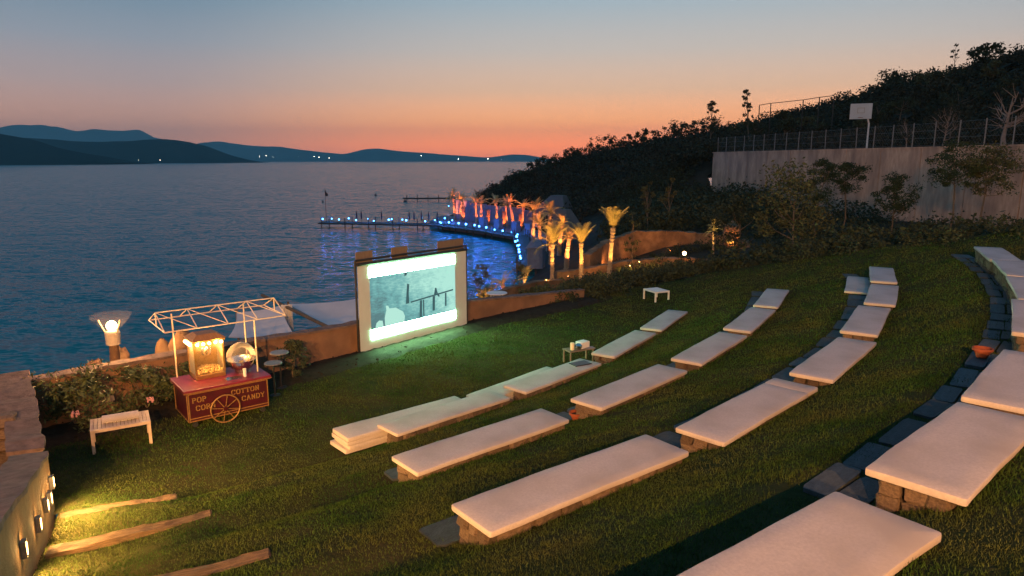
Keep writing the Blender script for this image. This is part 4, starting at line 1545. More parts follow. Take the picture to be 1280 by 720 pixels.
def cart():
    t = thing('popcorn_cart', 'burgundy popcorn and cotton candy cart with gold lettering and spoked wheels', 'cart', (CARTX, CARTY, 0), CARTR)
    L, D = 1.76, 1.14
    MB().bevbox((0, 0, .485), (L, D, .67), .012).build('body', M_red, t)
    MB().bevbox((0, 0, .862), (L + .14, D + .12, .085), .015).build('counter', M_redtop, t)
    yf = -D / 2 - .006
    mb = MB()
    for z in (.175, .235, .80):
        mb.box((0, yf, z), (L - .02, .016, .020))
    for x in (-L / 2 + .02, L / 2 - .02):
        mb.box((x, yf - .002, .49), (.020, .016, .66))
    mb.build('moulding', M_gold, t)
    mb = MB()
    for z in (.178, .797):
        mb.box((-L / 2 - .006, 0, z), (.016, D - .02, .020))
    for y in (-D / 2 + .02, D / 2 - .02):
        mb.box((-L / 2 - .008, y, .49), (.016, .020, .66))
    mb.build('moulding', M_gold, t)
    MB().box((0, yf - .058, .845), (L + .16, .014, .018)).build('counter_trim', M_gold, t)
    for (s, x, z, cap) in (('POP', -.79, .60, .104), ('CORN', -.72, .41, .104), ('COTTON', .05, .605, .104), ('CANDY', .27, .415, .104)):
        o = slab_letters(s, cap).build('lettering', M_gold, t, (x, yf - .012, z))
        o['label'] = 'gold lettering reading ' + s
    # wheels
    wm = MB()
    ring = [(.315 * math.cos(a), 0, .315 * math.sin(a)) for a in np.linspace(0, 2 * math.pi, 37)]
    wm.tube(ring, .017, 6, cap=False)
    rim = wm.mesh('rim', M_gold)
    sm = MB()
    sm.tube([(0, 0, .03), (0, 0, .305)], .010, 5)
    spoke = sm.mesh('spoke', M_gold)
    hm = MB()
    hm.tube([(0, -.035, 0), (0, .035, 0)], .05, 12)
    hub = hm.mesh('hub', M_red)
    for y in (-D / 2 - .065, D / 2 + .065):
        w = thing('wheel', None, None, (-.12, y, .335))
        w.parent = t
        link('rim', rim, None, w)
        link('hub', hub, None, w)
        for k in range(8):
            link('spoke', spoke, None, w, None, (0, k * math.pi / 4 + .2, 0))
    cm = MB()
    cm.tube([(0, -.02, 0), (0, .02, 0)], .06, 12)
    cm.box((0, -.028, .07), (.03, .008, .14))
    cm.box((0, .028, .07), (.03, .008, .14))
    cme = cm.mesh('caster', M_dark)
    for x in (-L / 2 + .14, L / 2 - .12):
        for y in (-D / 2 + .1, D / 2 - .1):
            link('caster', cme, None, t, (x, y, .062))
    # canopy frame: gable of white pipe on three posts
    eF, eB, rY = -.16, 1.36, .60
    xs = (-1.12, -.45, .22, .89, 1.56)
    ze, zr = 2.16, 2.47
    for (x, y) in ((-.80, .56), (.80, -.16), (.80, .56)):
        MB().tube([(x, y, .9), (x, y, ze + (.25 if y > .3 else 0))], .017, 8).build('post', M_cream, t)
    for (y, z) in ((eF, ze), (eB, ze), (rY, zr)):
        MB().tube([(xs[0], y, z), (xs[-1], y, z)], .015, 6).build('rail', M_cream, t)
    raf = MB().tube([(0, eF, ze), (0, rY, zr), (0, eB, ze)], .013, 6).mesh('rafter', M_cream)
    for x in xs:
        link('rafter', raf, None, t, (x, 0, 0))
    for x in (xs[0], xs[-1]):
        MB().tube([(x, eF, ze), (x, eB, ze)], .013, 6).build('tie', M_cream, t)
        MB().tube([(x, rY, ze), (x, rY, zr)], .015, 6).build('king_post', M_cream, t)
    dm = MB()
    for a, b in zip(xs[:-1], xs[1:]):
        dm.tube([(a, rY, zr), (b, eF, ze)], .009, 5)
    dm.build('diagonal', M_cream, t)
    return t


cart()
cr = lambda lx, ly: (CARTX + lx * math.cos(CARTR) - ly * math.sin(CARTR), CARTY + lx * math.sin(CARTR) + ly * math.cos(CARTR))


def popcorn_machine():
    x, y = cr(-.20, .30)
    t = thing('popcorn_machine', 'glowing glass popcorn machine with a row of bulbs under its roof', 'popcorn machine', (x, y, .905), CARTR)
    w, d, h = .62, .56, .86
    MB().bevbox((0, 0, .05), (w + .03, d + .03, .10), .01).build('base', M_brass, t)
    pm = MB().box((0, 0, 0), (.032, .032, h - .10)).mesh('corner_post', M_brass)
    for sx in (-1, 1):
        for sy in (-1, 1):
            link('corner_post', pm, None, t, (sx * w / 2, sy * d / 2, .10 + (h - .1) / 2))
    ga = MB().box((0, 0, 0), (w - .03, .005, h - .11)).mesh('glass_pane', M_glass)
    gb = MB().box((0, 0, 0), (.005, d - .03, h - .11)).mesh('glass_pane', M_glass)
    for s in (-1, 1):
        link('glass_pane', ga, None, t, (0, s * d / 2, .10 + (h - .1) / 2))
        link('glass_pane', gb, None, t, (s * w / 2, 0, .10 + (h - .1) / 2))
    MB().bevbox((0, 0, h + .03), (w + .10, d + .10, .05), .008).build('roof_tray', M_brass, t)
    MB().box((0, d / 2 - .02, .10 + (h - .1) / 2), (w - .04, .008, h - .12)).build('bounce_panel', M_brass, t)  # added brass reflector, bounces the warm light around inside
    # sloped roof
    a, b = (w + .14) / 2, (d + .14) / 2
    V = [(-a, -b, h + .055), (a, -b, h + .055), (a, b, h + .055), (-a, b, h + .055), (-a * .55, -b * .55, h + .17), (a * .55, -b * .55, h + .17), (a * .55, b * .55, h + .17), (-a * .55, b * .55, h + .17)]
    MB().add(V, [(3, 2, 1, 0), (4, 5, 6, 7), (0, 1, 5, 4), (1, 2, 6, 5), (2, 3, 7, 6), (3, 0, 4, 7)]).build('roof', M_roofwood, t)
    bm_ = MB().sphere((0, 0, 0), .036, 10, 8).mesh('bulb', M_bulb, True)
    for i in range(5):
        link('bulb', bm_, None, t, (-.26 + .13 * i, -d / 2 - .075, h - .02))
    for i in range(4):
        link('bulb', bm_, None, t, (-w / 2 - .075, -.24 + .14 * i, h - .02))
    k = MB().lathe([(.02, .50), (.10, .50), (.115, .56), (.115, .66), (.09, .70), (.02, .71)], 20)
    k.tube([(0, 0, .70), (0, 0, .86)], .014, 6)
    k.tube([(-.11, 0, .63), (-.2, 0, .63), (-.2, 0, .86)], .01, 6)
    k.build('kettle', M_steel, t, smooth=True)
    r = np.random.default_rng(3)
    mbp = MB()
    for i in range(420):
        px, py = r.uniform(-w / 2 + .03, w / 2 - .03), r.uniform(-d / 2 + .03, d / 2 - .03)
        top = .12 + .09 * math.cos(px * 4) * math.cos(py * 4)
        mbp.sphere((px, py, r.uniform(max(.11, top - .05), top + .02)), r.uniform(.012, .024), 5, 4)
    tag(mbp.build('popcorn', M_popcorn, t), kind='stuff')
    point_light(t, (.0, -.10, .74), 80, (1, .40, .09), .04)
    for sx in (-.2, .2):
        point_light(t, (sx, -d / 2 - .15, h - .04), 26, (1, .48, .14), .04)
    point_light(t, (-w / 2 - .15, 0, h - .04), 22, (1, .48, .14), .04)
    return t


popcorn_machine()
x, y = cr(.53, .12)
t = thing('candy_machine', 'steel cotton candy bowl under a clear plastic dome', 'candy machine', (x, y, .905), CARTR)
MB().lathe([(.16, 0), (.17, .07), (.24, .10), (.33, .22), (.345, .30), (.335, .305), (.31, .22), (.22, .13), (.03, .12)], 32).build('bowl', M_steel, t, smooth=True)
MB().lathe([(.34 * math.cos(a), .305 + .40 * math.sin(a)) for a in np.linspace(0, math.pi / 2 - .02, 12)], 32).build('dome', M_dome, t, smooth=True)
MB().tube([(0, 0, .12), (0, 0, .26)], [.06, .05], 12).build('spinner', M_brass, t)
x, y = cr(.44, -.36)
tag(MB().lathe([(.036, 0), (.040, .19), (.034, .19), (.030, .01)], 18, cap=False).build('paper_cup', M_white, None, (x, y, .906), smooth=True), 'tall white cup standing at the front of the cart counter', 'cup')
x, y = cr(.18, -.34)
tag(MB().bevbox((0, 0, .0), (.34, .22, .012), .004).build('tray', M_steel, None, (x, y, .913), rot=(0, 0, CARTR)), 'flat steel tray on the cart counter before the glowing machine', 'tray')


def round_table(x, y, z, h, rad, label, m=None, pedestal=True):
    t = thing('round_table', label, 'table', (x, y, z))
    MB().lathe([(.01, h), (rad - .01, h), (rad, h - .01), (rad, h - .03), (rad - .02, h - .035), (.01, h - .035)], 28).build('table_top', m or M_white, t, smooth=True)
    if pedestal:
        MB().tube([(0, 0, .02), (0, 0, h - .036)], .022, 10).build('pedestal', M_black, t)
        MB().lathe([(rad * .6, 0), (rad * .6, .015), (.04, .03)], 20, cap=True).build('foot', M_black, t)
    else:
        for k in range(4):
            a = k * math.pi / 2 + .5
            MB().tube([(rad * .75 * math.cos(a), rad * .75 * math.sin(a), 0), (rad * .6 * math.cos(a), rad * .6 * math.sin(a), h - .036)], .018, 6).build('leg', M_white, t)
    return t


round_table(-6.02, 17.05, .0, .96, .24, 'higher round bar table behind the right end of the cart', M_metalgrey)
round_table(-5.98, 16.45, .0, .86, .22, 'lower round bar table close by the right end of the cart', M_metalgrey)

# ------------------------------------------------------------------ slatted table with rolled mat at left
def slat_table(x, y, z, rz, L, D, H, label, nsl, m):
    t = thing('low_table', label, 'table', (x, y, z), rz)
    fr = MB()
    fr.box((0, -D / 2 + .03, H - .03), (L, .06, .06)).box((0, D / 2 - .03, H - .03), (L, .06, .06))
    fr.box((-L / 2 + .03, 0, H - .031), (.058, D - .121, .058)).box((L / 2 - .03, 0, H - .031), (.058, D - .121, .058))
    fr.build('frame', m, t)
    w = (L - .13) / nsl
    sm = MB().bevbox((0, 0, 0), (w - .007, D - .124, .022), .003, seg=1).mesh('slat', m)
    for i in range(nsl):
        link('slat', sm, None, t, (-L / 2 + .065 + w * (i + .5), 0, H - .012))
    lm = MB().box((0, 0, 0), (.056, .056, H - .062)).mesh('leg', m)
    for sx in (-1, 1):
        for sy in (-1, 1):
            link('leg', lm, None, t, (sx * (L / 2 - .03), sy * (D / 2 - .03), (H - .062) / 2))
    return t


slat_table(-8.18, 13.50, .0, R(31), 1.08, .74, .50, 'white slatted table by the oleanders holding a rolled mat', 14, M_warmwood)
# rolled mat: a spiral sheet
mb = MB()
sp_ = []
for k in range(60):
    a = k / 59 * 2 * math.pi * 2.6
    rad = .03 + .075 * k / 59
    sp_.append((rad * math.cos(a), rad * math.sin(a) * .85))
Lm = .66
V, F = [], []
for xx in (-Lm / 2, -Lm / 6, Lm / 6, Lm / 2):
    for (a, b) in sp_:
        d = 1 - .012 / max(.02, math.hypot(a, b))
        V.append((xx, a, b))
    for (a, b) in sp_:
        d = 1 - .010 / max(.02, math.hypot(a, b))
        V.append((xx, a * d, b * d))
n_ = len(sp_)
for i in range(3):
    for j in range(n_ - 1):
        o_ = i * 2 * n_
        F.append((o_ + j, o_ + j + 1, o_ + 2 * n_ + j + 1, o_ + 2 * n_ + j))
        F.append((o_ + n_ + j + 1, o_ + n_ + j, o_ + 3 * n_ + j, o_ + 3 * n_ + j + 1))
for o_ in (0, 6 * n_):
    for j in range(n_ - 1):
        F.append((o_ + j, o_ + j + 1, o_ + n_ + j + 1, o_ + n_ + j))
o = mb.add(V, F).build('rolled_mat', M_mat, None, (-8.14, 13.46, .50 + .091), rot=(0, 0, R(29)), smooth=True)
tag(o, 'pale rolled up mat lying on the slatted table', 'mat')
o = MB().bevbox((0, 0, 0), (.30, .012, .15), .004).build('info_board', M_board, None, (-8.98, 14.42, .62), rot=(R(-35), R(-14), R(20)))
tag(o, 'small tan board leaning in the oleanders behind the slatted table', 'board')

# ------------------------------------------------------------------ cinema screen
A = Vector((-4.62, 20.02, 0))
B = Vector((-1.60, 23.68, 0))
sd = (B - A)
SW_, SH_ = sd.length, 2.86
s_ang = math.atan2(sd.y, sd.x)
scr = thing('cinema_screen', 'outdoor cinema screen showing a misty teal film scene', 'screen', (A.x, A.y, .04), s_ang)
# local x along the width, z up, -y toward the audience
nx, nz = 24, 14
V, F = [], []
for s in (0, 1):
    for i in range(nx + 1):
        for j in range(nz + 1):
            u, v = i / nx, j / nz
            bow = .006 * math.sin(u * 9) * math.sin(v * 3.1) + .004 * math.sin(u * 23 + v * 4) * math.sin(v * 3.1)
            V.append((.03 + u * (SW_ - .06), -.012 * (1 - s) + bow + .002 * s, .02 + v * (SH_ - .12)))
m_ = (nx + 1) * (nz + 1)
for i in range(nx):
    for j in range(nz):
        a = i * (nz + 1) + j
        F.append((a, a + nz + 1, a + nz + 2, a + 1))
        F.append((m_ + a + 1, m_ + a + nz + 2, m_ + a + nz + 1, m_ + a))
MB().add(V, F).build('fabric_sheet', M_sheet, scr, smooth=True)
fr = MB()
fr.tube([(-.02, .03, -.25), (-.02, .03, SH_)], .032, 8)
fr.tube([(SW_ + .02, .03, -.25), (SW_ + .02, .03, SH_)], .032, 8)
fr.tube([(-.02, .03, SH_), (SW_ + .02, .03, SH_)], .032, 8)
fr.tube([(0, -.02, SH_ - .12), (SW_, -.02, SH_ - .12)], .05, 10)
fr.build('frame', M_black, scr)
for (x, ww_, hh_, tt_) in ((.07, .62, .24, .02), (1.45, .66, .24, .02), (3.45, 1.25, .26, .02)):
    MB().bevbox((x + ww_ / 2, .10, SH_ + hh_ / 2 - .08), (ww_, .03, hh_ + .16), .004, seg=1).build('backing_board', M_board, scr)
for x in (.3, SW_ - .3):
    MB().tube([(x, .07, 2.3), (x, .55, -.1)], .03, 6).build('brace', M_black, scr)

# projected picture: a thin lit layer on the sheet
Mp = bpy.data.materials.new('film_picture')
t_, p_ = nodes(Mp)
p_.inputs['Base Color'].default_value = (.04, .05, .05, 1)
p_.inputs['Roughness'].default_value = .9
co = t_.nodes.new('ShaderNodeTexCoord')
n1 = t_.nodes.new('ShaderNodeTexNoise')
n1.inputs['Scale'].default_value = 2.1
n1.inputs['Detail'].default_value = 8
n1.inputs['Roughness'].default_value = .65
n2 = t_.nodes.new('ShaderNodeTexNoise')
n2.inputs['Scale'].default_value = 14
n2.inputs['Detail'].default_value = 6
mpn = t_.nodes.new('ShaderNodeMapping')
mpn.inputs['Rotation'].default_value = (0, R(38), 0)
mpn.inputs['Scale'].default_value = (.5, 1, 1.8)
sx_ = t_.nodes.new('ShaderNodeSeparateXYZ')
t_.links.new(co.outputs['Object'], sx_.inputs[0])
t_.links.new(co.outputs['Object'], n1.inputs['Vector'])
t_.links.new(co.outputs['Object'], mpn.inputs[0])
t_.links.new(mpn.outputs[0], n2.inputs['Vector'])
# brighter towards the upper right of the picture (misty light in the film)
ma = t_.nodes.new('ShaderNodeMath')
ma.operation = 'MULTIPLY_ADD'
ma.inputs[1].default_value = .16
ma.inputs[2].default_value = -.62
t_.links.new(sx_.outputs['X'], ma.inputs[0])
mb_ = t_.nodes.new('ShaderNodeMath')
mb_.operation = 'MULTIPLY_ADD'
mb_.inputs[1].default_value = .20
t_.links.new(sx_.outputs['Z'], mb_.inputs[0])
t_.links.new(ma.outputs[0], mb_.inputs[2])
mc = t_.nodes.new('ShaderNodeMath')
mc.operation = 'MULTIPLY_ADD'
mc.inputs[1].default_value = .8
t_.links.new(n1.outputs['Fac'], mc.inputs[0])
t_.links.new(mb_.outputs[0], mc.inputs[2])
md = t_.nodes.new('ShaderNodeMath')
md.operation = 'MULTIPLY_ADD'
md.inputs[1].default_value = .45
t_.links.new(n2.outputs['Fac'], md.inputs[0])
t_.links.new(mc.outputs[0], md.inputs[2])
rp_ = t_.nodes.new('ShaderNodeValToRGB')
els = rp_.color_ramp.elements
els[0].position = .32
els[0].color = lin(70, 118, 126)
els[1].position = .92
els[1].color = lin(170, 228, 214)
e_ = els.new(.55)
e_.color = lin(100, 170, 172)
t_.links.new(md.outputs[0], rp_.inputs[0])
t_.links.new(rp_.outputs[0], p_.inputs['Emission Color'])
p_.inputs['Emission Strength'].default_value = .85
M_bar = emis('film_white_band', (.34, 1, .46), 85.0)
M_filmdark = emis('film_dark', lin(50, 88, 94)[:3], .85, (.02, .02, .02))
M_filmpale = emis('film_pale', lin(170, 222, 208)[:3], .9, (.04, .05, .05))
yb = -.026
X0, X1 = .095 * SW_, .873 * SW_
zz = lambda v: .02 + (1 - v) * (SH_ - .12)


def film_rect(name, m, x0, x1, z0, z1, dy=0.0):
    MB().box(((x0 + x1) / 2, yb - dy, (z0 + z1) / 2), (x1 - x0, .004, z1 - z0)).build(name, m, scr)


film_rect('picture', Mp, X0, X1, zz(.762), zz(.168))
film_rect('white_band', M_bar, X0, X1, zz(.168) + .001, zz(.052))
film_rect('white_band', M_bar, X0, X1, zz(.876), zz(.762) - .001)
PW = X1 - X0
PB = zz(.762)
PH = zz(.168) - PB


def film_shape(name, m, polys, dy):
    mb = MB()
    for poly in polys:
        pts = [(X0 + a * PW, PB + b * PH) for a, b in poly]
        n = len(pts)
        V = [(x, yb - dy, z) for x, z in pts] + [(x, yb - dy + .002, z) for x, z in pts]
        F = [tuple(range(n)), tuple(range(2 * n - 1, n - 1, -1))] + [(i, (i + 1) % n, n + (i + 1) % n, n + i) for i in range(n)]
        mb.add(V, F)
    mb.build(name, m, scr)


film_shape('film_railing', M_filmdark, [[(.44, .36), (.97, .44), (.97, .47), (.44, .39)], [(.54, .02), (.57, .02), (.575, .37), (.55, .37)], [(.585, .03), (.60, .03), (.60, .37), (.585, .37)],
                                        [(.70, .10), (.73, .10), (.735, .40), (.705, .40)], [(.86, .14), (.88, .14), (.882, .42), (.862, .42)],
                                        [(.72, .41), (.745, .40), (.765, .47), (.755, .56), (.738, .57), (.728, .48)], [(.755, .42), (.785, .36), (.795, .38), (.768, .47)]], .008)
film_shape('film_tree', M_filmdark, [[(.385, .36), (.425, .36), (.42, .55), (.43, .74), (.405, .76), (.395, .58)], [(.375, .92), (.40, .93), (.415, 1.0), (.38, .995)]], .006)
film_shape('film_rocks', M_filmpale, [[(.145, .01), (.36, .01), (.37, .12), (.35, .22), (.27, .33), (.20, .34), (.185, .40), (.16, .41), (.165, .32), (.145, .18)], [(.04, .01), (.13, .01), (.12, .13), (.085, .15), (.055, .11)]], .006)

# ------------------------------------------------------------------ small tables, pots and things on the lawn
slat_table(6.05, 28.1, float(lawn_z(6.05, 28.1)), R(25), .72, .86, .44, 'small white table standing alone near the hedge', 8, M_white)
t = thing('side_table', 'low wooden side table with cups beside the front row', 'table', (1.95, 19.35, float(lawn_z(1.95, 19.35))), R(28))
MB().bevbox((0, 0, .40), (.86, .44, .03), .005).build('table_top', M_board, t)
for sx in (-1, 1):
    for sy in (-1, 1):
        MB().box((sx * .39, sy * .18, .192), (.035, .035, .384)).build('leg', M_board, t)
zt = .416 + float(lawn_z(1.95, 19.35))
tl = lambda a, b: (1.95 + a * math.cos(R(28)) - b * math.sin(R(28)), 19.35 + a * math.sin(R(28)) + b * math.cos(R(28)), zt)
o = MB().lathe([(.06, 0), (.065, .20), (.06, .21), (.02, .21)], 18, cap=True).build('canister', M_cream, None, tl(-.25, -.05), smooth=True)
tag(o, 'tan round canister at the left of the side table', 'canister')
o = MB().lathe([(.05, 0), (.10, .05), (.105, .12), (.06, .17), (.03, .18)], 18, cap=True).build('teapot', M_steel, None, tl(-.05, -.08), smooth=True)
tag(o, 'shiny pot in the middle of the side table', 'pot')
o = MB().bevbox((0, 0, .095), (.34, .26, .19), .012).build('projector', M_white, None, tl(.16, .03), smooth=False, rot=(0, 0, R(40)))
tag(o, 'white box shaped projector on the side table', 'projector')
o = MB().bevbox((0, 0, .008), (.30, .22, .016), .004).build('laptop', M_metalgrey, None, tl(.30, -.12), rot=(0, 0, R(20)))
tag(o, 'flat grey laptop at the right end of the side table', 'laptop')
o = MB().bevbox((0, 0, .012), (.52, .34, .022), .005).build('slate_tray', M_dark, None, (1.83, 17.62, .466), rot=(0, 0, R(30)))
tag(o, 'dark tray lying on the far end of a front row cushion', 'tray')


def pot(x, y, z, s, label):
    t = thing('flower_pot', label, 'pot', (x, y, z), 0, 'terracotta pots')
    MB().lathe([(.10 * s, 0), (.17 * s, .16 * s), (.20 * s, .165 * s), (.20 * s, .22 * s), (.175 * s, .22 * s), (.15 * s, .12 * s), (.02, .12 * s)], 22, cap=False).build('bowl', M_terracotta, t, smooth=True)
    MB().lathe([(.160 * s, .15 * s), (.02, .17 * s)], 16).build('potting_soil', M_soil, t)
    return t


pot(1.22, 12.28, .99, .72, 'small terracotta pot in the gap between two second row benches')
pot(7.40, 10.37, 2.78, .72, 'orange terracotta bowl on the slate path of the top row')

# ------------------------------------------------------------------ shade sails below the lawn
def sail(label, pts, posts, seed):
    t = thing('shade_sail', label, 'shade sail', (0, 0, 0), 0, 'white sails below the sea wall')
    n = 12
    a, b, c, d = [Vector(p) for p in pts]
    V, F = [], []
    for s in (0, 1):
        for i in range(n + 1):
            for j in range(n + 1):
                u, v = i / n, j / n
                # edges curve inwards, belly sags
                uu = u + .10 * math.sin(math.pi * v) * (.5 - u)
                vv = v + .10 * math.sin(math.pi * u) * (.5 - v)
                p = a.lerp(b, uu).lerp(d.lerp(c, uu), vv)
                p.z += -.25 * math.sin(math.pi * u) * math.sin(math.pi * v) - .02 * s
                V.append(tuple(p))
    m = (n + 1) ** 2
    for i in range(n):
        for j in range(n):
            k = i * (n + 1) + j
            F.append((k, k + n + 1, k + n + 2, k + 1))
            F.append((m + k + 1, m + k + n + 2, m + k + n + 1, m + k))
    MB().add(V, F).build('canvas', M_sail, t, smooth=True)
    for p in posts:
        MB().tube([(p[0], p[1], -6.5), (p[0], p[1], p[2] + .1)], .05, 8).build('pole', M_trunk, t)
    return t


sail('grey white sail behind the right end of the cart', [(-11.2, 27.1, -.25), (-9.7, 28.0, -.15), (-7.6, 23.9, -.75), (-10.5, 24.5, -.6)], [(-11.2, 27.1, -.25), (-7.6, 23.9, -.75), (-9.7, 28, -.15)], 1)
sail('wider pale sail just left of the cinema screen', [(-9.95, 29.7, -.45), (-6.8, 30.2, -.3), (-4.9, 26.3, -.75), (-6.6, 25.0, -.75)], [(-9.95, 29.7, -.45), (-6.8, 30.2, -.3), (-6.6, 25.0, -.75)], 2)
sail('low narrow strip of white sail behind the wall beside the cart', [(-10.4, 22.6, -.55), (-8.2, 23.6, -.6), (-8.0, 22.7, -.75), (-9.8, 21.4, -.75)], [(-10.4, 22.6, -.55)], 3)
o = MB().tube([(-10.9, 29.2, .05), (-6.45, 24.9, -.55)], [.07, .07], 8).build('sail_beam', M_trunk, None)
tag(o, 'long dark timber beam slanting between the two larger sails', 'beam')
# hanging curtain
mb = MB()
V, F = [], []
for i in range(13):
    for z in (-1.3, -.9, -.45, 0):
        V.append((-9.55 + i * .035, 27.6 + .04 * math.sin(i * 1.6) + .01 * i, -.05 + z))
for i in range(12):
    for j in range(3):
        k = i * 4 + j
        F.append((k, k + 4, k + 5, k + 1))
        F.append((k + 1, k + 5, k + 4, k))
V2 = [(x, y + .012, z) for x, y, z in V]
o = MB().add(V, F[::2]).add(V2, F[1::2]).build('curtain', M_white, None, smooth=True)
tag(o, 'narrow white curtain hanging at the sail corner behind the cart', 'curtain')

# ------------------------------------------------------------------ jetty and promenade
DZ = -5.0


def deck_run(t, pts, wdt, seedname='deck'):
    P = [Vector((*p, 0)) for p in pts]
    k = 0
    for a, b in zip(P[:-1], P[1:]):
        d = (b - a).normalized()
        L = (b - a).length
        c = (a + b) / 2
        MB().box((c.x, c.y, DZ - .12 - .005 * k), (L + wdt * .4, wdt, .24), rz=math.atan2(d.y, d.x)).build(seedname, M_jetty, t)
        k += 1
        n = int(L / 4.2)
        pm = MB().tube([(0, 0, -3), (0, 0, .85)], .09, 6).mesh('pile', M_jetty)
        nn = Vector((-d.y, d.x, 0))
        for i in range(n + 1):
            for s in (-1, 1):
                q_ = a + d * (L * i / max(n, 1)) + nn * s * (wdt / 2 - .12)
                link('pile', pm, None, t, (q_.x, q_.y, DZ + .1))


jt = thing('jetty', 'long dark wooden jetty on piles reaching out to the left', 'jetty')
deck_run(jt, [(-33.2, 121.5), (-11.5, 117.0)], 3.2)
pj = thing('promenade', 'curving boardwalk along the cove lit by blue lamps', 'boardwalk')
deck_run(pj, [(-11.5, 115.6), (-5.2, 108.5), (1.0, 99.0)], 2.6)
deck_run(pj, [(1.3, 98.0), (1.7, 84.0), (1.5, 70.5)], 2.2)
fj = thing('far_pier', 'thin dark pier far beyond the jetty', 'pier')
MB().box((-23.5, 203, -5.3), (17, 2.0, .4), rz=R(4)).build('deck', M_jetty, fj)
for i in range(6):
    MB().tube([(-31 + i * 3.1, 202.6 + i * .2, -7), (-31 + i * 3.1, 202.6 + i * .2, -4.3)], .12, 6).build('pile', M_jetty, fj)

blue_proto = None
bl_pos = []
for i in range(8):
    f_ = i / 7
    bl_pos.append((-33 + 21 * f_, 120.0 - 4.3 * f_, 'front'))
for f_ in (.02, .18, .36, .56, .64, .92):
    bl_pos.append((-33 + 21.5 * f_, 122.8 - 4.5 * f_, 'back'))
for f_ in (.08, .3, .55, .8, .98):
    bl_pos.append((-12.2 + 6.4 * f_, 115.0 - 7.0 * f_, 'turn'))
for f_ in (.12, .35, .58, .8, .98):
    bl_pos.append((-5.9 + 6.0 * f_, 107.8 - 9.0 * f_, 'turn'))
for f_ in np.linspace(.04, .98, 11):
    bl_pos.append((.55 + .1 * f_, 97.5 - 26 * f_, 'shore'))
bl_pos += [(-10.4, 119.5, 'turn'), (-11.8, 121.6, 'turn'), (-14.6, 157.0, 'pier')]
bulb_m = MB().sphere((0, 0, .60), .12, 10, 8).mesh('bulb', M_blue, True)
stem_m = MB().tube([(0, 0, 0), (0, 0, .5)], .04, 6).mesh('stem', M_black)
side_lab = {'front': 'blue lamp on the near edge of the long jetty', 'back': 'blue lamp on the far edge of the long jetty', 'turn': 'blue lamp on the boardwalk curving round the cove', 'shore': 'blue lamp in the line leading back to the near shore', 'pier': 'blue lamp at the headland tip by the far pier'}
bl_n = {}
for (x, y, s) in bl_pos:
    bl_n[s] = bl_n.get(s, 0) + 1
    t = thing('jetty_lamp', ORD[bl_n[s] - 1] + ' ' + side_lab[s] + (', counted from its tip' if s in ('front', 'back') else ''), 'lamp', (x, y, DZ), 0, side_lab[s].replace('blue lamp', 'blue lamps'))
    t.location.x += random.uniform(-.3, .3)
    t.scale = (random.uniform(.75, 1.25),) * 3
    link('bulb', bulb_m, None, t)
    link('stem', stem_m, None, t)
    point_light(t, (0, 0, .92), 36 if s != 'turn' else 130, (.04, .20, 1), .12)

t = thing('signal_mast', 'thin mast with a small dark flag at the tip of the jetty', 'mast', (-33.0, 121.5, DZ))
MB().tube([(0, 0, 0), (0, 0, 6.0)], [.06, .03], 6).build('pole', M_black, t)
MB().add([(0, 0, 5.9), (.0, .0, 4.6), (.45, .02, 4.5), (.5, .05, 4.9), (.2, .02, 5.3)], [(0, 1, 2, 3, 4)]).build('flag', M_black, t)
for i, f_ in enumerate((.26, .3, .47, .70, .74, .8, .86, .93)):
    x, y = -33 + 21.7 * f_, 121.6 - 4.5 * f_
    t = thing('folded_parasol', ORD[i] + ' closed dark parasol on the long jetty from its tip', 'parasol', (x, y, DZ), 0, 'closed parasols on the jetty')
    MB().lathe([(.02, .5), (.16, .9), (.12, 1.6), (.03, 2.1)], 8).build('canopy', M_dark, t)
    MB().tube([(0, 0, 0), (0, 0, 2.2)], .03, 6).build('pole', M_black, t)
for (x, y, s) in ((-54, 196, .35), (-46, 232, .5), (-31, 199, .5)):
    o = MB().lathe([(.02, -.4), (.5, -.2), (.55, .15), (.2, .5), (.12, 1.0), (.02, 1.05)], 10).build('buoy', M_dark, None, (x, y, -6))
    o.scale = (s * 1.6,) * 3
    tag(o, {-54: 'dark buoy floating left of the jetty mast', -46: 'dark buoy right of the mast, farthest out', -31: 'dark buoy by the end of the far pier'}[x], 'buoy', None)

# ------------------------------------------------------------------ waterfront terrace, walls, pavilions
o = MB().prism([(-11.5, 117.5), (-4.4, 109.8), (2.2, 99.8), (7.5, 84), (12, 92), (12, 112), (2, 122), (-7, 132), (-14, 136), (-15, 124)], -7.5, DZ - .02).build('terrace', M_bluewhite)
tag(o, 'flat paved waterfront terrace behind the boardwalk', kind='structure')
t = thing('waterfront_wall', 'blue lit wall of the waterfront terrace behind the lit palms', 'wall')
WP = [(-10.6, 127.5), (-7.4, 124.3), (-4.6, 121.4), (-1.2, 117.6), (2.0, 113.4), (4.4, 109.0)]
for i, (a, b) in enumerate(zip(WP[:-1], WP[1:])):
    a = Vector((*a, 0))
    b = Vector((*b, 0))
    d = b - a
    hgt = (3.6, 3.2, 3.0, 3.0, 2.7)[i]
    c = (a + b) / 2
    MB().box((c.x, c.y, DZ + hgt / 2 - .01), (d.length - .06, .5, hgt), rz=math.atan2(d.y, d.x)).build('wall_panel', M_bluewhite, t)
for i, (x, y) in enumerate(((-4.7, 112.6), (-2.2, 109.4), (.6, 104.9), (2.6, 101.4))):
    o = MB().bevbox((0, 0, .8), (1.3, .9, 1.6), .05).build('bar_kiosk', M_bluewhite, None, (x, y, DZ), rot=(0, 0, R(-52)))
    tag(o, 'pale block on the waterfront terrace, ' + ORD[i] + ' from the left', 'block', 'pale blocks on the waterfront terrace')


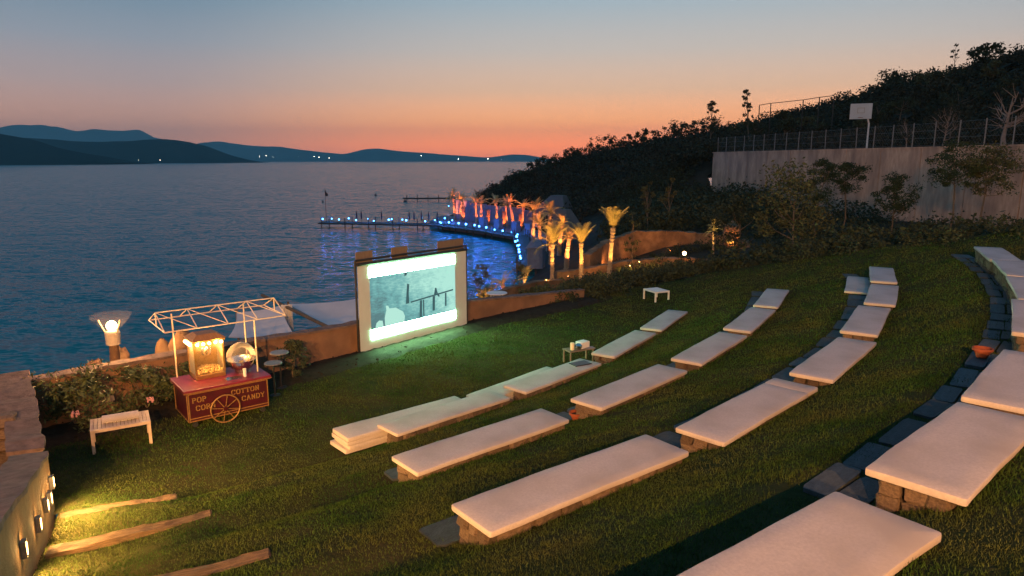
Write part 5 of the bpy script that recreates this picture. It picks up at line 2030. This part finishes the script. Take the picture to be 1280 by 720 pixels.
def pavilion(label, x, y, z, w, d, h, rz, lean):
    t = thing('beach_pavilion', label, 'pavilion', (x, y, z), rz)
    V = [(-w / 2, -d / 2, h * .55), (w / 2, -d / 2, h * .35), (w / 2, d / 2, h * .4), (-w / 2, d / 2, h * .6), (-w * .25 + lean, -d * .1, h), (w * .12 + lean, -d * .1, h), (w * .12 + lean, d * .2, h), (-w * .25 + lean, d * .2, h)]
    V2 = [(a, b, c - .08) for a, b, c in V]
    F = [(4, 5, 6, 7), (0, 1, 5, 4), (1, 2, 6, 5), (2, 3, 7, 6), (3, 0, 4, 7)]
    MB().add(V, F).add(V2, [f_[::-1] for f_ in F]).build('roof', M_tent, t)
    for (i, j) in ((-1, -1), (1, -1), (1, 1), (-1, 1)):
        MB().tube([(i * w / 2 * .97, j * d / 2 * .97, 0), (i * w / 2 * .97, j * d / 2 * .97, h * (.35 if i > 0 else .55))], .08, 6).build('post', M_trunk, t)
    return t


pavilion('grey tent roof behind the red lit palms', 6.6, 106.0, DZ + .1, 5.6, 4.5, 5.4, R(-30), .9)
pavilion('grey slanting tent roof right of the red lit palms', 6.4, 78.0, -4.6, 3.4, 3.4, 4.9, R(-38), -.5)
t = thing('beach_hut', 'small white beach hut lit blue beside the shore path', 'hut', (2.35, 66.0, -4.5), R(-12))
t.scale = (.8, .8, .95)
MB().bevbox((0, 0, 1.05), (1.9, 1.8, 2.1), .02).build('wall', M_bluewhite, t)
a, b = 1.15, 1.1
MB().add([(-a, -b, 2.11), (a, -b, 2.11), (a, b, 2.11), (-a, b, 2.11), (-.5, 0, 2.9), (.5, 0, 2.9)], [(0, 1, 5, 4), (1, 2, 5), (2, 3, 4, 5), (3, 0, 4), (3, 2, 1, 0)]).build('roof', M_bluewhite, t)
MB().box((.2, -.915, .9), (.7, .03, 1.8)).build('door', M_bluewhite, t)

# garden walls, curving
for (lab, poly, z0, tops) in (
        ('orange lit upper curved garden wall', [(5.4, 48.8), (7.2, 52.2), (9.6, 54.6), (12.4, 55.0), (14.6, 53.8), (16.6, 51.6)], -3.2, [-.9, -.35, .15, .2, .15, .1]),
        ('orange lit lower curved garden wall', [(3.0, 46.0), (5.2, 46.6), (7.8, 47.2), (10.4, 47.0), (12.4, 46.0), (13.6, 44.5)], -3.4, [-1.7, -1.55, -1.15, -.9, -.75, -.8])):
    t = thing('garden_wall', lab, 'wall', (0, 0, 0), 0, 'curved garden walls')
    wall_run(poly, z0, tops, .5, t, M_garden, M_garden, bumpy=.06, seed=3)
boulder('boulder', 'tall orange lit rock at the right end of the garden wall', 16.5, 51.0, -.1, .75, .6, 1.6, M_garden, 11)
boulder('boulder', 'low pale rock at the foot of the tall orange rock', 17.0, 49.5, -.5, .55, .5, .7, M_garden, 12)
# patio wall left of the garden
t = thing('patio_wall', 'low tan wall beyond the round white table', 'wall')
wall_run([(-1.6, 32.0), (-.2, 34.6), (1.4, 37.2), (2.8, 38.6)], -3.5, [-.75, -.7, -.8, -.95], .3, t, M_garden, M_garden, bumpy=.02, seed=8)
round_table(-.66, 29.0, -.52, .72, .46, 'round white table beyond the wall right of the screen', pedestal=False)

# garden bed planting below the golden palms
rb = random.Random(9)
items = []
for i in range(44):
    x = rb.uniform(.8, 9.5)
    y = 34.5 + rb.uniform(0, 9) + abs(x - 4) * .1
    if y > 33 + .2 * x:
        items.append((x, y, bz(x, y) - .1, rb.uniform(.45, 1.0), rb.uniform(.9, 1.5)))
bush_mass('garden_bed', 'leafy low planting in the bed around the golden palms', items, M_leafole, .14, 420, 500)
for i, (x, y, h_, w_, lab) in enumerate([(-1.55, 33.5, 2.7, 1.0, 'dark slender shrub standing beside the right edge of the screen'), (-1.2, 30.5, 1.3, .9, 'orange lit bush at the foot of the slender dark shrub'), (.35, 36.0, 2.7, .7, 'thin dark sapling in front of the blue lamp line')]):
    bush('garden_shrub', lab, x, y, bz(x, y), h_, w_, M_leafole if i == 1 else M_leafolive, 540 + i, 520, .13, None, 'shrub', .4)
items = []
for i in range(14):
    x = 7.5 + i * .72 + rb.uniform(-.2, .2)
    y = 42.2 - .25 * i + rb.uniform(-.5, .5)
    items.append((x, y, bz(x, y) - .1, rb.uniform(.7, 1.4), rb.uniform(1.0, 1.6)))
bush_mass('shrub_border', 'dark shrub border before the lower garden wall', items, M_leafdark, .14, 520, 560)
items = []
for i in range(10):
    x = 6.8 + i * 1.0
    y = 49.8 + .25 * i + rb.uniform(-.5, .5) - max(0, i - 6) * .6
    items.append((x, y, bz(x, y) - .1, rb.uniform(.6, 1.1), rb.uniform(1.0, 1.5)))
bush_mass('shrub_border', 'dark shrubs growing between the two garden walls', items, M_leafdark, .15, 460, 580)

# ------------------------------------------------------------------ palms with uplights
def frond_mesh(L, droop, width, seed, upright=0):
    """a feather frond along +x rising then drooping"""
    r = random.Random(seed)
    mb = MB()
    pts = []
    for k in range(9):
        s = k / 8
        a = upright - droop * s * s
        pts.append(Vector((0, 0, 0)) if k == 0 else pts[-1] + Vector((math.cos(a), 0, math.sin(a))) * L / 8)
    mb.tube(pts, [.022 * (1 - .85 * k / 8) for k in range(9)], 4)
    for k in range(1, 26):
        s = k / 26
        f_ = s * 8
        i = min(7, int(f_))
        p = pts[i].lerp(pts[i + 1], f_ - i)
        d = (pts[i + 1] - pts[i]).normalized()
        ll = width * (math.sin(math.pi * min(1, .12 + s * .86)) ** .6) * r.uniform(.8, 1.1)
        for sgn in (-1, 1):
            tip = p + d * ll * .75 + Vector((0, sgn * ll * .75, -.28 * ll))
            o_ = d * .022 * L / 2
            mb.add([p - o_, p + o_, tip], [(0, 1, 2)])
    return mb.mesh('frond', M_palmleaf)


FR = {'up': [frond_mesh(1.0, .45, .34, 1, 1.36), frond_mesh(1.0, .75, .34, 2, 1.28), frond_mesh(1.0, .55, .30, 6, 1.12)], 'mid': [frond_mesh(1.0, 1.3, .34, 3, .95), frond_mesh(1.0, 1.5, .34, 4, .65)], 'low': [frond_mesh(1.0, 1.2, .26, 5, .05)]}


def palm(label, x, y, z, h, fl, up, group, seed, power, color, tr=.13, nf=11):
    r = random.Random(seed)
    t = thing('palm_tree', label, 'palm tree', (x, y, z), r.uniform(0, 6), group)
    pts = []
    rad = []
    nseg = 40
    bx_, by_ = r.uniform(-.12, .12) * h, r.uniform(-.12, .12) * h
    for k in range(nseg + 1):
        s = k / nseg
        pts.append((bx_ * s * s, by_ * s * s, -.3 + (h + .3) * s))
        rad.append(tr * (1.25 - .45 * s) * (1.13 if k % 2 else .94) * r.uniform(.88, 1.15) * (1.0 + (.35 if s > .9 else 0)))
    MB().tube(pts, rad, 9).build('trunk', M_palmtrunk, t)
    top = Vector(pts[-1])
    for k in range(nf):
        kind = 'up' if r.random() < up else ('mid' if r.random() < .75 else 'low')
        o = link('frond', r.choice(FR[kind]), None, t, tuple(top), (0, r.uniform(-.12, .12), k * 2.4 + r.uniform(-.3, .3)), (fl * r.uniform(.85, 1.1),) * 3)
    return t, top


def uplight(label, x, y, z, aim, power, color, group, size=75, glow=None):
    t = thing('garden_spotlight', label, 'spotlight', (x, y, z), 0, group)
    d = (Vector(aim) - Vector((x, y, z))).normalized()
    MB().tube([(0, 0, -.2), (0, 0, .06)], .015, 6).build('spike', M_black, t)
    MB().tube([tuple(Vector((0, 0, .06))), tuple(Vector((0, 0, .06)) + d * .12)], [.035, .05], 10, cap=False).build('housing', M_black, t)
    MB().sphere(tuple(Vector((0, 0, .06)) + d * .07), .032, 8, 6).build('lens', glow or M_fire, t)
    spot_light(t, tuple(Vector((0, 0, .06)) + d * .16), tuple(d * 5), power, color, size, .7, .05)
    return t


RED = (1, .19, .05)
AMB = (1, .46, .12)
GOLD = (1, .46, .10)
wf = DZ
waterpalms = [(-9.4, 125.0, wf, 3.6), (-10.6, 127.0, wf, 4.2), (-6.2, 119.6, wf, 3.7), (-5.2, 116.0, wf, 3.6), (-2.6, 115.4, wf, 3.8), (-.9, 113.6, wf, 3.4), (.2, 109.6, wf, 4.1), (1.6, 109.8, wf, 3.4), (2.6, 84.6, -4.6, 4.3), (4.2, 79.5, -4.4, 4.2), (3.1, 74.0, -4.4, 3.2), (5.2, 74.5, -4.2, 3.2), (3.9, 68.0, -4.2, 3.0), (5.0, 62.0, -3.9, 2.8)]
wl = ['red lit palm at the headland end of the waterfront row', 'tallest red lit palm at the headland end', 'red lit palm left of the blue wall middle', 'slim red lit palm in front of the blue wall', 'red lit palm at the middle of the waterfront wall', 'small red lit palm beside the central one', 'bright red palm with a full crown right of the blue wall', 'red lit palm at the right end of the blue wall', 'tall orange red palm above the blue lamp line', 'red palm right of the blue lamp line', 'short red palm beside the beach hut', 'amber lit palm before the grey slanting tent', 'amber lit palm just right of the beach hut', 'amber lit palm nearest the golden palms']
for i, (x, y, z, h) in enumerate(waterpalms):
    palm(wl[i], x, y, z, h, 1.75 if i < 11 else 1.3, .25, 'red lit palms on the waterfront', 30 + i, 0, RED, .20, 18)
    for s in (-1, 1):
        uplight(('left' if s < 0 else 'right') + ' floodlight of the ' + wl[i], x + s * .55 - .1, y - .75, z + .02, (x, y, z + h * .95), 2600, RED if i < 8 else (1, .27, .07), 'floodlights of the waterfront palms', 48)
# lit pillars between the waterfront palms
for i, (x, y) in enumerate(((-4.0, 115.6), (-1.3, 111.6), (1.3, 106.4), (-8.7, 122.6))):
    t = thing('lit_pillar', 'slim red glowing pillar between the waterfront palms, ' + ('second from left', 'third from left', 'rightmost', 'leftmost')[i], 'pillar', (x, y, DZ), 0, 'pillars on the waterfront')
    MB().bevbox((0, 0, 1.25), (.55, .55, 2.5), .03).build('shaft', M_garden, t)
    MB().bevbox((0, 0, 2.56), (.7, .7, .12), .02).build('cap', M_garden, t)
    uplight('floodlight at the foot of the red pillar, ' + ('second from left', 'third from left', 'rightmost', 'leftmost')[i], x, y - .8, DZ + .02, (x, y, DZ + 1.8), 900, RED, 'floodlights of the waterfront pillars', 45)

gp = [(5.65, 39.2, 3.6, 1.45, .93, 'golden lit palm with upright fronds, rightmost of the three'), (4.25, 41.2, 2.8, 1.35, .85, 'golden lit palm in the middle of the three'), (2.65, 44.6, 3.0, 1.7, .9, 'golden lit palm with hazy crown, leftmost of the three')]
for i, (x, y, h, fl, up, lab) in enumerate(gp):
    z = bz(x, y)
    palm(lab, x, y, z, h, fl, up, 'golden lit palms beside the lawn', 60 + i, 0, GOLD, .13, 18)
    for s in (-1, 1):
        uplight(('left' if s < 0 else 'right') + ' spotlight of the ' + ('rightmost', 'middle', 'leftmost')[i] + ' golden palm', x + s * .5, y - .75, z + .75, (x, y, z + h * 1.05), 640, GOLD, 'spotlights of the golden palms', 62, M_bulb)
z = bz(14.7, 49.5)
palm('small yellow lit palm near the tall orange rock', 14.7, 49.5, z, 1.7, 1.0, .3, None, 70, 0, GOLD, .07, 10)
uplight('garden spotlight under the small yellow palm', 14.4, 48.8, z + .05, (14.7, 49.5, z + 2), 260, (1, .6, .15), None, 70, M_bulb)
z = bz(.75, 46.0)
palm('short orange palm at the end of the blue lamp line', .75, 46.0, z, 1.6, 1.0, .5, None, 71, 0, AMB, .12, 11)
uplight('spotlight under the short orange palm by the blue lamp line', .5, 45.2, z + .05, (.75, 46, z + 1.6), 600, AMB, None, 70)
z = bz(-.45, 34.8)
palm('small red lit palm behind the round white table', -.45, 34.8, z, 1.3, .8, .3, None, 72, 0, RED, .10, 10)
uplight('red spotlight under the small palm behind the round table', -.7, 34.0, z + .05, (-.45, 34.8, z + 1.2), 420, (1, .22, .06), None, 75)
uplight('orange spotlight at the bush right of the screen', -1.25, 29.6, bz(-1.25, 29.6) + .05, (-1.2, 30.6, .3), 500, (1, .30, .07), None, 90)
# spotlights washing the garden walls
for i, (x, y, ax, ay, pw, lab) in enumerate([(7.0, 50.4, 7.6, 53, 130, 'garden spotlight at the left of the upper garden wall'), (9.4, 52.0, 9.8, 54.6, 90, 'garden spotlight below the middle of the upper garden wall'), (12.2, 52.2, 12.4, 55, 70, 'garden spotlight at the right half of the upper garden wall'), (16.1, 49.4, 16.5, 51, 260, 'garden spotlight at the foot of the tall orange rock'),
                                             (5.4, 44.6, 5.4, 46.6, 90, 'garden spotlight at the left of the lower garden wall'), (8.6, 44.6, 8.6, 47, 60, 'garden spotlight below the lower garden wall'), (11.6, 44.0, 11.6, 46.4, 110, 'bright visible garden spotlight before the lower wall')]):
    z = bz(x, y)
    t = uplight(lab, x, y, z + .25, (ax, ay, z + 1.6), pw, (1, .36, .09), 'spotlights of the garden walls', 120)
o = MB().sphere((0, 0, 0), .13, 12, 8).build('globe_light', M_bulbhot, None, (11.35, 44.6, bz(11.35, 44.6) + .85))
tag(o, 'small bright globe light before the lower garden wall', 'lamp')
l = point_light(o, (0, -.25, .1), 40, AMB, .1)
for i, (x, y) in enumerate(((1.9, 37.5), (3.2, 38.5), (6.8, 39.0), (7.6, 40.4))):
    z = bz(x, y)
    uplight('low spotlight in the bed below the golden palms, ' + ORD[i] + ' from the left', x, y, z + 1.05, (x + .6, y + 2, z + .6), 240, GOLD, 'spotlights in the palm bed', 140, M_bulb)

# ------------------------------------------------------------------ haze over the bay
hz_m = bpy.data.materials.new('sea_haze')
hz_m.use_nodes = True
ht = hz_m.node_tree
ht.nodes.remove(ht.nodes['Principled BSDF'])
pv = ht.nodes.new('ShaderNodeVolumePrincipled')
pv.inputs['Color'].default_value = (.34, .74, .86, 1)
pv.inputs['Density'].default_value = 1.15e-4
pv.inputs['Anisotropy'].default_value = 0
ht.links.new(pv.outputs[0], ht.nodes['Material Output'].inputs['Volume'])
o = MB().box((0, 3000, 195), (22000, 13000, 430)).build('haze', hz_m)
tag(o, 'thin evening haze over the bay', kind='stuff')
